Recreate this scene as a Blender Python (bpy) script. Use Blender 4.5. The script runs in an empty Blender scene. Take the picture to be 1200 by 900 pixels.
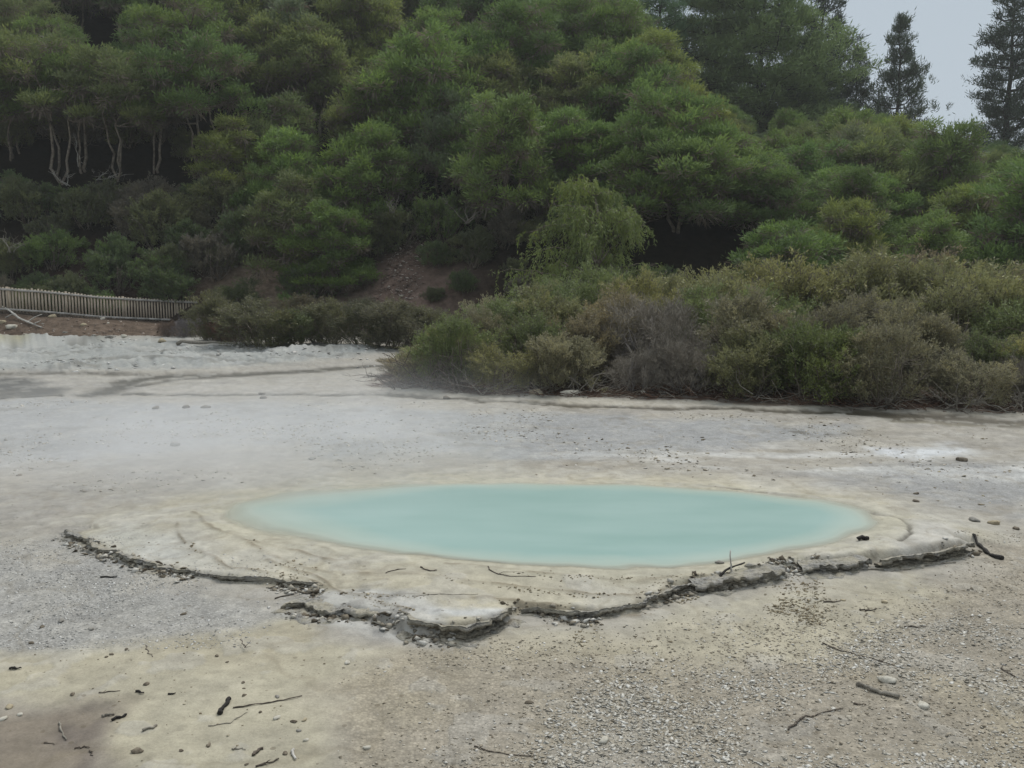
import bpy, math, random
import numpy as np

S = bpy.context.scene
C = S.collection
R = np.random.default_rng(11)
random.seed(5)
rad = math.radians

# ------------------------------------------------------------------ camera
F, CX, CY, HOR = 1000.0, 600.0, 450.0, 317.0      # photograph is 1200 x 900
CAMZ = 3.0
PITCH = math.atan((CY - HOR) / F)
cam_d = bpy.data.cameras.new('camera')
cam = bpy.data.objects.new('camera', cam_d)
C.objects.link(cam)
cam.location = (0, 0, CAMZ)
cam.rotation_euler = (rad(90) - PITCH, 0, 0)
cam_d.sensor_width = 36.0
cam_d.lens = 36.0 * F / 1200.0
cam_d.clip_start = 0.05
cam_d.clip_end = 3000
S.camera = cam
cp, sp = math.cos(PITCH), math.sin(PITCH)


def ray(px, py):
    u = (px - CX) / F
    v = (py - CY) / F
    return np.array([u, cp - v * sp, -sp - v * cp])


def at(px, py, z=0.0):
    """photo pixel -> point on the level z"""
    d = ray(px, py)
    t = (z - CAMZ) / d[2]
    return np.array([d[0] * t, d[1] * t, z])


def at_d(px, py, y):
    """photo pixel -> point at depth y"""
    d = ray(px, py)
    t = y / d[1]
    return np.array([d[0] * t, y, CAMZ + d[2] * t])


def to_px(x, y, z):
    zz = z - CAMZ
    w = y * cp - zz * sp
    return CX + F * x / w, CY + F * (-(y * sp + zz * cp)) / w


# ------------------------------------------------------------------ noise
def _hash(ix, iy, seed):
    h = (ix * 374761393 + iy * 668265263 + seed * 974634777) & 0xFFFFFFFF
    h = ((h ^ (h >> 13)) * 1274126177) & 0xFFFFFFFF
    h = (h ^ (h >> 16)) & 0xFFFFFFFF
    return h / 4294967295.0


def vnoise(x, y, seed=0):
    x = np.asarray(x, float); y = np.asarray(y, float)
    ix = np.floor(x).astype(np.int64); iy = np.floor(y).astype(np.int64)
    fx = x - ix; fy = y - iy
    fx = fx * fx * (3 - 2 * fx); fy = fy * fy * (3 - 2 * fy)
    a = _hash(ix, iy, seed); b = _hash(ix + 1, iy, seed)
    c = _hash(ix, iy + 1, seed); d = _hash(ix + 1, iy + 1, seed)
    return (a + (b - a) * fx) * (1 - fy) + (c + (d - c) * fx) * fy


def fbm(x, y, scale=1.0, octv=4, seed=0, gain=0.5):
    """about -1..1"""
    x = np.asarray(x, float) * scale; y = np.asarray(y, float) * scale
    t, a, n = 0.0, 1.0, 0.0
    for i in range(octv):
        t = t + a * (vnoise(x + 17.3 * i, y - 9.1 * i, seed + i) * 2 - 1)
        n += a
        a *= gain; x = x * 2.03; y = y * 2.03
    return t / n * 1.5


def sstep(a, b, x):
    t = np.clip((x - a) / (b - a), 0, 1)
    return t * t * (3 - 2 * t)


def seg_dist(x, y, P, closed):
    """distance to a polyline, with the index+fraction of the nearest place"""
    P = np.asarray(P, float)
    n = len(P)
    best = np.full(x.shape, 1e9); par = np.zeros(x.shape)
    for i in range(n if closed else n - 1):
        a = P[i]; b = P[(i + 1) % n]
        d = b - a
        t = np.clip(((x - a[0]) * d[0] + (y - a[1]) * d[1]) / (d @ d + 1e-12), 0, 1)
        q = np.hypot(x - a[0] - t * d[0], y - a[1] - t * d[1])
        m = q < best
        best[m] = q[m]; par[m] = i + t[m]
    return best, par


def poly_sd(x, y, P):
    """signed distance, positive inside"""
    P = np.asarray(P, float)
    d, par = seg_dist(x, y, P, True)
    ins = np.zeros(x.shape, bool)
    n = len(P)
    for i in range(n):
        a = P[i]; b = P[(i + 1) % n]
        c = ((a[1] > y) != (b[1] > y)) & (x < (b[0] - a[0]) * (y - a[1]) / (b[1] - a[1] + 1e-12) + a[0])
        ins ^= c
    return np.where(ins, d, -d), par


def gpoly(pts, z=0.0):
    return np.array([at(px, py, z)[:2] for px, py in pts])


def smooth_poly(P, n=4):
    """Catmull-Rom through a closed outline"""
    P = np.asarray(P, float); m = len(P); out = []
    for i in range(m):
        p0, p1, p2, p3 = P[i - 1], P[i], P[(i + 1) % m], P[(i + 2) % m]
        for k in range(n):
            t = k / n
            out.append(0.5 * (2 * p1 + (p2 - p0) * t + (2 * p0 - 5 * p1 + 4 * p2 - p3) * t * t + (3 * p1 - p0 - 3 * p2 + p3) * t ** 3))
    return np.array(out)


def smooth_line(P, n=4):
    P = np.asarray(P, float); m = len(P); out = []
    for i in range(m - 1):
        p0 = P[max(i - 1, 0)]; p1 = P[i]; p2 = P[i + 1]; p3 = P[min(i + 2, m - 1)]
        for k in range(n):
            t = k / n
            out.append(0.5 * (2 * p1 + (p2 - p0) * t + (2 * p0 - 5 * p1 + 4 * p2 - p3) * t * t + (3 * p1 - p0 - 3 * p2 + p3) * t ** 3))
    out.append(P[-1])
    return np.array(out)


# ------------------------------------------------------------------ mesh helpers
def make_mesh(name, V, F4=None, F3=None, mat=None, attrs=None, cols=None, smooth=False):
    me = bpy.data.meshes.new(name)
    V = np.asarray(V, np.float32).reshape(-1, 3)
    parts, sizes = [], []
    if F4 is not None and len(F4):
        F4 = np.asarray(F4, np.int32).reshape(-1, 4); parts.append(F4.ravel()); sizes.append(np.full(len(F4), 4))
    if F3 is not None and len(F3):
        F3 = np.asarray(F3, np.int32).reshape(-1, 3); parts.append(F3.ravel()); sizes.append(np.full(len(F3), 3))
    L = np.concatenate(parts); sz = np.concatenate(sizes)
    st = np.concatenate([[0], np.cumsum(sz)[:-1]]).astype(np.int32)
    me.vertices.add(len(V)); me.vertices.foreach_set('co', V.ravel())
    me.loops.add(len(L)); me.loops.foreach_set('vertex_index', L.astype(np.int32))
    me.polygons.add(len(sz)); me.polygons.foreach_set('loop_start', st)
    me.update(calc_edges=True)
    if smooth:
        me.polygons.foreach_set('use_smooth', np.ones(len(sz), bool))
    for k, v in (attrs or {}).items():
        a = me.attributes.new(k, 'FLOAT', 'POINT'); a.data.foreach_set('value', np.asarray(v, np.float32).ravel())
    for k, v in (cols or {}).items():
        v = np.asarray(v, np.float32)
        if v.shape[1] == 3:
            v = np.concatenate([v, np.ones((len(v), 1), np.float32)], 1)
        a = me.attributes.new(k, 'FLOAT_COLOR', 'POINT'); a.data.foreach_set('color', v.ravel())
    if mat is not None:
        me.materials.append(mat)
    return me


def obj(name, me, parent=None, loc=None):
    o = bpy.data.objects.new(name, me)
    C.objects.link(o)
    if parent is not None:
        o.parent = parent
    if loc is not None:
        o.location = [float(q) for q in loc]
    return o


def tag(o, label=None, cat=None, group=None, kind=None):
    if label: o['label'] = label
    if cat: o['category'] = cat
    if group: o['group'] = group
    if kind: o['kind'] = kind
    return o


def thing(name, label, cat, loc=(0, 0, 0), rz=0.0, group=None):
    o = obj(name, None, None, loc)
    o.rotation_euler = (0, 0, rz)
    return tag(o, label, cat, group)


class Geo:
    """collects pieces of one mesh"""
    def __init__(s):
        s.V, s.F4, s.F3, s.A, s.n = [], [], [], [], 0

    def add(s, V, F4=None, F3=None, a=None):
        V = np.asarray(V, float).reshape(-1, 3)
        s.V.append(V)
        if F4 is not None and len(F4): s.F4.append(np.asarray(F4).reshape(-1, 4) + s.n)
        if F3 is not None and len(F3): s.F3.append(np.asarray(F3).reshape(-1, 3) + s.n)
        s.A.append(np.zeros(len(V)) if a is None else np.broadcast_to(np.asarray(a, float), (len(V),)))
        s.n += len(V)

    def tube(s, P, r, sides=5, a=0.0, cap=True):
        P = np.asarray(P, float); n = len(P)
        r = np.broadcast_to(np.asarray(r, float), (n,))
        T = np.gradient(P, axis=0)
        T /= np.linalg.norm(T, axis=1)[:, None] + 1e-9
        ref = np.array([0.31, 0.17, 0.93]) if abs(T[0, 2]) < 0.9 else np.array([0.9, 0.3, 0.1])
        U = np.cross(T, ref); U /= np.linalg.norm(U, axis=1)[:, None] + 1e-9
        W = np.cross(T, U)
        ang = np.arange(sides) * 2 * math.pi / sides
        V = P[:, None, :] + r[:, None, None] * (np.cos(ang)[None, :, None] * U[:, None, :] + np.sin(ang)[None, :, None] * W[:, None, :])
        i = np.arange(n - 1)[:, None] * sides; j = np.arange(sides)[None, :]; k = (j + 1) % sides
        F4 = np.stack([i + j, i + k, i + sides + k, i + sides + j], -1).reshape(-1, 4)
        V = V.reshape(-1, 3)
        F3 = None
        if cap:
            V = np.concatenate([V, P[:1], P[-1:]])
            c0, c1 = n * sides, n * sides + 1
            jj = np.arange(sides); kk = (jj + 1) % sides
            F3 = np.concatenate([np.stack([np.full(sides, c0), kk, jj], -1), np.stack([np.full(sides, c1), (n - 1) * sides + jj, (n - 1) * sides + kk], -1)])
        s.add(V, F4, F3, a)

    def box(s, c, size, rz=0.0, a=0.0, rx=0.0):
        x, y, z = [q / 2 for q in size]
        V = np.array([[sx * x, sy * y, sz * z] for sx in (-1, 1) for sy in (-1, 1) for sz in (-1, 1)])
        if rx:
            V = V @ np.array([[1, 0, 0], [0, math.cos(rx), math.sin(rx)], [0, -math.sin(rx), math.cos(rx)]])
        cz, sz_ = math.cos(rz), math.sin(rz)
        V = V @ np.array([[cz, sz_, 0], [-sz_, cz, 0], [0, 0, 1]]) + np.asarray(c, float)
        s.add(V, [[0, 1, 3, 2], [4, 6, 7, 5], [0, 4, 5, 1], [2, 3, 7, 6], [0, 2, 6, 4], [1, 5, 7, 3]], None, a)

    def mesh(s, name, mat, smooth=False):
        return make_mesh(name, np.concatenate(s.V), np.concatenate(s.F4) if s.F4 else None, np.concatenate(s.F3) if s.F3 else None,
                         mat, {'tint': np.concatenate(s.A)}, smooth=smooth)


def ico(sub):
    import bmesh
    bm = bmesh.new(); bmesh.ops.create_icosphere(bm, subdivisions=sub, radius=1)
    V = np.array([v.co[:] for v in bm.verts]); Fc = np.array([[v.index for v in f.verts] for f in bm.faces])
    bm.free()
    return V, Fc


ICO1, ICO2, ICO3 = ico(1), ico(2), ico(3)


def rock_verts(rng, size, sub=ICO2, rough=0.22, cuts=5):
    V = sub[0].copy()
    for _ in range(cuts):                       # flat broken faces
        n = rng.normal(size=3); n /= np.linalg.norm(n); h = rng.uniform(0.55, 0.9)
        d = V @ n
        V = V - np.maximum(d - h, 0)[:, None] * n
    V = V * (1 + rough * (rng.random(len(V)) - 0.5))[:, None]
    return V * np.asarray(size, float)


# ------------------------------------------------------------------ colours and materials
def lin(r, g, b):
    c = np.array([r, g, b], float) / 255.0
    return 0.84 * np.where(c <= 0.04045, c / 12.92, ((c + 0.055) / 1.055) ** 2.4)     # photo values -> reflectance


def new_mat(name):
    m = bpy.data.materials.new(name); m.use_nodes = True
    nt = m.node_tree
    for n in list(nt.nodes): nt.nodes.remove(n)
    out = nt.nodes.new('ShaderNodeOutputMaterial')
    return m, nt, out


def N(nt, kind, **kw):
    n = nt.nodes.new(kind)
    for k, v in kw.items():
        if k.startswith('i_'):
            n.inputs[k[2:].replace('_', ' ')].default_value = v
        else:
            setattr(n, k, v)
    return n


def math_node(nt, op, a, b=None, clamp=False):
    n = nt.nodes.new('ShaderNodeMath'); n.operation = op; n.use_clamp = clamp
    for i, q in enumerate((a, b)):
        if q is None: continue
        if isinstance(q, (int, float)): n.inputs[i].default_value = q
        else: nt.links.new(q, n.inputs[i])
    return n.outputs[0]


def mix_col(nt, fac, a, b, blend='MIX'):
    n = nt.nodes.new('ShaderNodeMix'); n.data_type = 'RGBA'; n.blend_type = blend
    for sock, q in ((n.inputs[0], fac), (n.inputs[6], a), (n.inputs[7], b)):
        if isinstance(q, (int, float)): sock.default_value = q
        elif isinstance(q, (tuple, list, np.ndarray)): sock.default_value = (*[float(x) for x in q[:3]], 1)
        else: nt.links.new(q, sock)
    return n.outputs[2]


def ramp(nt, fac, stops):
    n = nt.nodes.new('ShaderNodeValToRGB'); e = n.color_ramp.elements
    while len(e) < len(stops): e.new(0.5)
    for i, (p, c) in enumerate(stops):
        e[i].position = p; e[i].color = (*c, 1) if not isinstance(c, (int, float)) else (c, c, c, 1)
    nt.links.new(fac, n.inputs[0])
    return n.outputs[0]


def noise_tex(nt, vec, scale, detail=4, rough=0.55):
    n = N(nt, 'ShaderNodeTexNoise'); n.inputs['Scale'].default_value = scale
    n.inputs['Detail'].default_value = detail; n.inputs['Roughness'].default_value = rough
    if vec is not None: nt.links.new(vec, n.inputs['Vector'])
    return n


def leaf_material(name, trans=0.42, tip=(1.50, 1.42, 1.0), low=0.68, gloss=0.03, wood=None):
    """leaf colour = the object's own colour varied leaf by leaf"""
    m, nt, out = new_mat(name)
    oi = N(nt, 'ShaderNodeObjectInfo')
    at_ = N(nt, 'ShaderNodeAttribute', attribute_name='tint')
    geo = N(nt, 'ShaderNodeNewGeometry')
    nz = noise_tex(nt, geo.outputs['Position'], 0.55, 2)
    f = math_node(nt, 'ADD', math_node(nt, 'MULTIPLY', at_.outputs['Fac'], 0.75), math_node(nt, 'MULTIPLY', nz.outputs['Fac'], 0.35), True)
    mul = ramp(nt, f, [(0.0, (low, low, low)), (0.5, (1, 1, 1)), (1.0, tip)])
    col = mix_col(nt, 1.0, oi.outputs['Color'], mul, 'MULTIPLY')
    if wood is not None:        # leaves with a tint under 0 are bare twiglets
        w = math_node(nt, 'LESS_THAN', at_.outputs['Fac'], -0.01)
        col = mix_col(nt, w, col, wood)
    df = N(nt, 'ShaderNodeBsdfDiffuse'); nt.links.new(col, df.inputs['Color'])
    tr = N(nt, 'ShaderNodeBsdfTranslucent'); nt.links.new(col, tr.inputs['Color'])
    mx = N(nt, 'ShaderNodeMixShader'); mx.inputs[0].default_value = trans
    nt.links.new(df.outputs[0], mx.inputs[1]); nt.links.new(tr.outputs[0], mx.inputs[2])
    gl = N(nt, 'ShaderNodeBsdfGlossy'); gl.inputs['Roughness'].default_value = 0.5
    m2 = N(nt, 'ShaderNodeMixShader'); m2.inputs[0].default_value = gloss
    nt.links.new(mx.outputs[0], m2.inputs[1]); nt.links.new(gl.outputs[0], m2.inputs[2])
    nt.links.new(m2.outputs[0], out.inputs[0])
    return m


def plain_material(name, c1, c2, scale=8.0, rough=0.85, bump=0.3, stretch=None, c3=None, detail=5):
    m, nt, out = new_mat(name)
    geo = N(nt, 'ShaderNodeNewGeometry')
    vec = geo.outputs['Position']
    if stretch is not None:
        tc = N(nt, 'ShaderNodeTexCoord')
        mp = N(nt, 'ShaderNodeMapping'); mp.inputs['Scale'].default_value = stretch
        nt.links.new(tc.outputs['Object'], mp.inputs['Vector']); vec = mp.outputs[0]
    nz = noise_tex(nt, vec, scale, detail, 0.62)
    st = [(0.3, tuple(c1)), (0.68, tuple(c2))]
    if c3 is not None: st = [(0.28, tuple(c1)), (0.5, tuple(c2)), (0.72, tuple(c3))]
    col = ramp(nt, nz.outputs['Fac'], st)
    b = N(nt, 'ShaderNodeBsdfPrincipled'); b.inputs['Roughness'].default_value = rough
    b.inputs['Specular IOR Level'].default_value = 0.25
    nt.links.new(col, b.inputs['Base Color'])
    if bump:
        bp = N(nt, 'ShaderNodeBump'); bp.inputs['Strength'].default_value = bump; bp.inputs['Distance'].default_value = 0.02
        nt.links.new(nz.outputs['Fac'], bp.inputs['Height']); nt.links.new(bp.outputs[0], b.inputs['Normal'])
    nt.links.new(b.outputs[0], out.inputs[0])
    return m


M = {}
M['leaf'] = leaf_material('forest_leaf', wood=lin(132, 120, 106))
M['scrub'] = leaf_material('scrub_leaf', trans=0.35, tip=(1.3, 1.24, 1.0), low=0.7, wood=lin(104, 98, 92))
M['needle'] = leaf_material('pine_needle', trans=0.25, tip=(1.2, 1.2, 1.0), low=0.75)
M['deadtwig'] = leaf_material('dead_twig', trans=0.0, tip=(1.35, 1.33, 1.3), low=0.65, gloss=0.0)
M['bark'] = plain_material('bark', lin(78, 70, 61), lin(146, 136, 122), 6, 0.9, 0.5)
M['pinebark'] = plain_material('pine_bark', lin(38, 34, 30), lin(72, 64, 56), 6, 0.9, 0.5)
M['deadwood'] = plain_material('bleached_wood', lin(150, 146, 138), lin(206, 202, 194), 9, 0.85, 0.3)
M['twig'] = plain_material('dark_twig', lin(58, 52, 46), lin(112, 102, 92), 30, 0.85, 0.3)
M['char'] = plain_material('charred_wood', lin(26, 25, 24), lin(58, 54, 50), 60, 0.75, 0.6)
M['greywood'] = plain_material('grey_driftwood', lin(104, 98, 88), lin(160, 154, 142), 25, 0.85, 0.4)
M['stone_dark'] = plain_material('brown_stone', lin(72, 64, 54), lin(130, 120, 104), 30, 0.85, 0.4)
M['stone_grey'] = plain_material('grey_stone', lin(112, 108, 100), lin(160, 156, 148), 25, 0.85, 0.4)
M['stone_pale'] = plain_material('pale_stone', lin(166, 160, 144), lin(208, 204, 192), 20, 0.85, 0.4)
M['stone_ochre'] = plain_material('ochre_stone', lin(146, 134, 110), lin(186, 174, 148), 12, 0.85, 0.4)
SKY_GREY = (5.4, 6.35, 7.2)
SKY_STRENGTH = 0.078
SUN_STRENGTH = 2.4
EXPOSURE = 0.35

# ------------------------------------------------------------------ the sinter flat: outlines on the ground
ZT = 0.10                                             # top of the sinter terrace round the pool
POOL = smooth_poly(gpoly([(264, 600), (278, 588), (330, 577), (395, 571), (480, 566), (600, 564), (720, 566), (830, 571), (920, 578),
                          (982, 586), (1018, 597), (1028, 609), (1008, 624), (940, 640), (870, 652), (800, 660), (730, 664),
                          (650, 663), (575, 658), (500, 650), (430, 642), (370, 632), (305, 620), (276, 611)], ZT), 4)
TER_PX = [(75, 624), (128, 648), (205, 668), (290, 680), (372, 690), (352, 712), (425, 722), (480, 742), (540, 744), (590, 727), (606, 714),
          (650, 719), (738, 716), (768, 701), (812, 686), (868, 678), (925, 665), (1000, 657), (1060, 655), (1112, 648),
          (1145, 638), (1120, 612), (1045, 588), (960, 575), (860, 563), (720, 557), (560, 557), (400, 563), (270, 575), (150, 598)]
TER_W = [.05, .03, .03, .03, .04, .05, .05, .03, .03, .03, .04, .03, .03, .03, .04, .04, .04, .04, .04, .04, .08, .8, 1.2, 1.5, 2, 2, 2, 2, 1.5, .7]
TER_H = [.05, .06, .05, .06, .05, .06, .08, .14, .15, .13, .08, .08, .09, .10, .12, .13, .13, .12, .15, .16, .12, .06, .04, .03, .03, .03, .03, .03, .03, .04]
TER_H = [h_ * .80 for h_ in TER_H]
TER = gpoly(TER_PX, 0.05)
LINES = [[(318, 652), (372, 672), (408, 691), (470, 697), (548, 698), (612, 704), (690, 711), (760, 708)],
         [(292, 634), (360, 660), (430, 668), (500, 673), (560, 682), (640, 690), (700, 694), (770, 690), (815, 680)],
         [(214, 612), (228, 640), (300, 662), (392, 682), (440, 702), (482, 716)],
         [(520, 660), (600, 668), (680, 676), (760, 676), (830, 672)],
         [(230, 600), (262, 622), (330, 640), (400, 655)]]
LINES = [smooth_line(gpoly(l, ZT), 4) for l in LINES]
CRACK = smooth_line(gpoly([(820, 566), (870, 571), (920, 577), (960, 583), (1000, 591), (1030, 600), (1058, 607), (1068, 620), (1060, 636)], ZT), 4)
CRACK2 = smooth_line(gpoly([(250, 588), (300, 574), (360, 567), (450, 562)], ZT), 4)

P_GRAVL = gpoly([(-200, 640), (60, 632), (110, 650), (160, 668), (290, 690), (345, 704), (330, 728), (235, 742), (120, 752), (0, 757), (-200, 760)])
P_CREAM = gpoly([(-200, 762), (0, 760), (150, 750), (290, 735), (345, 716), (400, 745), (460, 757), (430, 775), (395, 800), (385, 850), (370, 960), (150, 960), (130, 880), (95, 840), (40, 805), (-200, 790)])
P_STAIN = gpoly([(-300, 795), (0, 803), (50, 815), (95, 838), (122, 870), (150, 905), (160, 1000), (-300, 1000)])
P_TAN = gpoly([(392, 790), (470, 760), (620, 745), (760, 735), (880, 720), (1040, 700), (1150, 655), (1120, 628), (1400, 610), (1500, 1000), (385, 1000)])
P_FRONT = gpoly([(600, 722), (740, 722), (800, 700), (900, 684), (1050, 668), (1090, 700), (960, 770), (860, 765), (780, 772), (640, 760), (560, 752)])
P_FLAKE = gpoly([(600, 800), (690, 772), (800, 772), (900, 790), (990, 745), (1100, 720), (1400, 690), (1500, 1000), (600, 1000)])
P_BLUE = gpoly([(-400, 470), (100, 472), (400, 476), (700, 486), (1000, 500), (960, 515), (800, 530), (640, 545), (420, 545), (330, 520), (150, 540), (-400, 548)])
P_BLUE2 = gpoly([(960, 560), (1080, 545), (1500, 540), (1500, 596), (1180, 602), (1100, 596)])
P_WHITE1 = gpoly([(660, 530), (840, 524), (1000, 528), (1300, 540), (1300, 562), (1000, 566), (860, 556), (740, 546)])
P_WHITE2 = gpoly([(1020, 524), (1110, 522), (1155, 531), (1090, 540), (1030, 535)])
P_BROWN = gpoly([(330, 545), (480, 530), (720, 545), (760, 560), (560, 562), (400, 565)])
P_FARL = gpoly([(-600, 388), (0, 388), (150, 394), (300, 402), (470, 408), (470, 414), (330, 430), (200, 436), (0, 437), (-600, 438)])
P_STRIP = gpoly([(470, 457), (600, 463), (800, 468), (1000, 478), (1500, 492), (1500, 500), (1200, 492), (1000, 484), (800, 478), (620, 472), (470, 466)])
P_LITTER = gpoly([(440, 452), (520, 459), (620, 463), (720, 465), (820, 468), (1000, 478), (1500, 488), (1500, 330), (700, 330), (560, 400), (500, 420)])
P_PUDDLE = gpoly([(-500, 440), (0, 441), (40, 446), (72, 454), (64, 462), (20, 466), (-500, 468)])
P_STAIN2 = gpoly([(880, 500), (918, 498), (960, 503), (990, 507), (940, 510), (900, 507)])
P_OLIVE = gpoly([(1040, 494), (1200, 500), (1500, 510), (1500, 503), (1200, 493), (1050, 487)])
STREAMS = [(smooth_line(gpoly([(470, 427), (420, 430), (370, 434), (320, 437), (260, 440), (200, 441), (160, 446), (140, 452), (118, 462)]), 4), .17, .95),
           (smooth_line(gpoly([(330, 437), (260, 441), (210, 444), (180, 449), (150, 454)]), 4), .10, .75),
           (smooth_line(gpoly([(-300, 470), (0, 467), (60, 464), (130, 462), (240, 463), (350, 462), (470, 464), (560, 468), (640, 473), (740, 477), (840, 478), (940, 482), (1050, 487), (1200, 493), (1500, 508)]), 4), .08, .85),
           (smooth_line(gpoly([(1000, 482), (1060, 487), (1130, 490), (1220, 497), (1500, 514)]), 4), .22, .8),
           (smooth_line(gpoly([(-300, 438), (0, 439), (90, 438), (170, 440)]), 4), .12, .6)]


def bank_height(x):
    return np.interp(x, [-40, -26, -21, -16.5, -10, -4], [1.5, 1.02, .66, .22, .12, 0.0])


def ridge_height(x):
    return np.interp(x, [-90, -54, -27, 0, 8.8, 13.5, 17.6, 23, 32, 40, 45, 54, 90], [36, 32, 31, 29, 27, 23.5, 18.8, 15.3, 14.4, 12.5, 11.2, 9.8, 8.0])


def hill_z(x, y):
    x = np.asarray(x, float); y = np.asarray(y, float)
    foot = np.interp(x, [-8, 2, 10], [45.0, 41.0, 38.0])
    s = np.clip((y - foot) / (88 - foot), 0, 1.0)
    h = ridge_height(x) * s ** np.interp(x, [0, 15, 40], [.86, .92, 1.25])
    back = np.clip((y - 88) / 70, 0, 1)
    h = h * (1 - 0.75 * sstep(0, 1, back))
    h = h + bank_height(x) * sstep(38.6, 41.6, y)
    return h - 0.25 * (1 - sstep(37.6, 39.4, y)) + 0.45 * fbm(x, y, .16, 4, 31) * sstep(44, 50, y) + 0.06 * fbm(x, y, 1.3, 3, 37) * sstep(38.5, 40, y)


def ground_fields(x, y, want_colour=False):
    """height of the flat (and its colour and masks) at world x, y"""
    wx = x + 0.08 * fbm(x, y, 1.8, 4, 3); wy = y + 0.08 * fbm(x, y, 1.8, 4, 4)
    dist = np.hypot(x, y)
    n_lo = fbm(x, y, .25, 4, 7); n_md = fbm(x, y, 1.4, 4, 8); n_hi = fbm(x, y, 7.0, 3, 9); n_st = fbm(x * .35, y, 2.2, 4, 10)
    near = np.clip(1 - (dist - 14) / 8, 0, 1)
    tsd, tpar = poly_sd(wx + .02 * n_hi, wy + .02 * n_hi, TER)
    k = np.floor(tpar).astype(int) % len(TER); f = tpar - np.floor(tpar); k2 = (k + 1) % len(TER)
    W = np.asarray(TER_W); H = np.asarray(TER_H)
    w = np.maximum(W[k] * (1 - f) + W[k2] * f, .11); h = H[k] * (1 - f) + H[k2] * f
    edge = sstep(np.where(w < .3, .0, -1), np.where(w < .3, 1.0, .35), tsd / w)                     # sharp in front, a long slope behind
    inner = sstep(0, 1.1, tsd)
    z = (h * (1 - inner) + ZT * inner) * edge
    z = np.maximum(z, 0.0) + 0.012 * n_lo + 0.008 * n_md * near + 0.005 * n_hi * near + .010 * sstep(.25, .5, fbm(x, y, 3.2, 4, 14)) * near
    psd, _ = poly_sd(wx, wy, POOL)
    z = np.where(psd > -0.35, z + (ZT - 0.004 - z) * sstep(-0.35, -0.05, psd), z)
    z = z - 0.9 * sstep(-0.12, np.interp(x, [-3.6, -1.2], [3.2, 1.6]), psd) ** 1.25 - 0.02 * sstep(-.25, .0, psd)
    lines = np.zeros_like(x)
    for i, L in enumerate(LINES):
        d, par = seg_dist(wx, wy, L, False)
        brk = sstep(-.25, .3, fbm(x, y, 3.5, 3, 40 + i))
        l = np.exp(-(d / (.016 + .012 * (n_hi + 1))) ** 2) * (.35 + .65 * brk)
        lines = np.maximum(lines, l)
    z = z + 0.012 * lines
    cd, _ = seg_dist(wx, wy, CRACK, False); cd2, _ = seg_dist(wx, wy, CRACK2, False)
    crack = np.maximum(np.exp(-(cd / .03) ** 2) * (.6 + .4 * sstep(-.3, .3, n_md)), .45 * np.exp(-(cd2 / .06) ** 2) * sstep(-.2, .5, n_md))
    z = z - 0.03 * crack
    wet = np.zeros_like(x)
    for i, (L, ww, a) in enumerate(STREAMS):
        d, _ = seg_dist(x + .18 * n_md, y + .18 * n_md + .12 * n_hi, L, False)
        wet = np.maximum(wet, a * np.exp(-(d / (ww * 2.3 * (1.15 + .5 * n_md))) ** 2 * 1.2))
    pud, _ = poly_sd(x + .25 * n_md, y + .35 * n_md, P_PUDDLE)
    pudm = sstep(-.5, .5, pud)
    wet = np.maximum(wet, .72 * pudm)
    z = z - 0.02 * wet
    farl, _ = poly_sd(x + .5 * n_md, y + .5 * n_md, P_FARL)
    farm = sstep(-.3, 1.0, farl)
    z = z + sstep(-1.5, 2.0, farl) * (0.10 + .07 * n_md + .05 * n_hi + .12 * sstep(.1, .7, fbm(x * .6, y, .8, 4, 61)))
    z = z + 0.05 * fbm(x, y, .9, 3, 77) * sstep(18.5, 20.5, y) * sstep(-5, -2, x)
    z = np.where(y > 44, z - .4, z)
    if not want_colour:
        return z
    # --- the colours of the ground itself
    def m(P, soft=.25, amp=.25):
        s, _ = poly_sd(x + amp * n_md + amp * .6 * n_lo, y + amp * n_md - amp * .6 * n_lo, P)
        return sstep(-soft, soft, s)[:, None]
    def mixc(c, new, f):
        return c * (1 - f) + np.asarray(new) * f
    col = np.tile(lin(163, 158, 148), (len(x), 1))
    v1 = sstep(-.6, .7, n_st)[:, None]
    col = mixc(col, lin(172, 166, 153), v1 * .6)
    grain = np.zeros((len(x), 1))
    f = m(P_BLUE, .5, .5); col = mixc(col, lin(166, 167, 166), f * .8); grain = np.maximum(grain, f * .35)
    f = m(P_BLUE2, .4, .4); col = mixc(col, lin(165, 165, 163), f * .8); grain = np.maximum(grain, f * .4)
    f = m(P_BROWN, .5, .5); col = mixc(col, lin(160, 153, 138), f * .6)
    stripes = sstep(.0, .4, fbm(x * .3, y, 1.9, 4, 55))[:, None]
    f = m(P_WHITE1, .5, .5) * stripes; col = mixc(col, lin(208, 207, 202), f * .62)
    f = m(P_WHITE2, .3, .3); col = mixc(col, lin(206, 208, 208), f * .9)
    f = m(P_TAN, .35, .3); col = mixc(col, lin(168, 159, 142), f * .9); grain = np.maximum(grain, f * .55)
    v2 = sstep(0, .6, fbm(x, y, .9, 4, 21))[:, None]
    col = mixc(col, lin(176, 166, 143), f * v2 * .6)
    f = m(P_GRAVL, .55, .6); col = mixc(col, lin(174, 172, 166), f * .85); grain = np.maximum(grain, f * .6)
    f = m(P_CREAM, .2, .2); col = mixc(col, lin(178, 171, 150), f); grain = grain * (1 - f)
    v3 = sstep(-.1, .7, fbm(x * .5, y * 1.2, .9, 4, 22))[:, None]
    col = mixc(col, lin(169, 160, 138), f * v3 * .6)
    f = m(P_FRONT, .3, .35); col = mixc(col, lin(184, 177, 155), f * .8 * (1 - .35 * v2)); grain = grain * (1 - .8 * f)
    # the terrace
    f = sstep(-.03, .03, tsd)[:, None]
    backside = f * 0 + 1.0
    front = (w < .3)[:, None]
    f = np.where(front, f, sstep(-.9, .3, tsd)[:, None])
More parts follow.
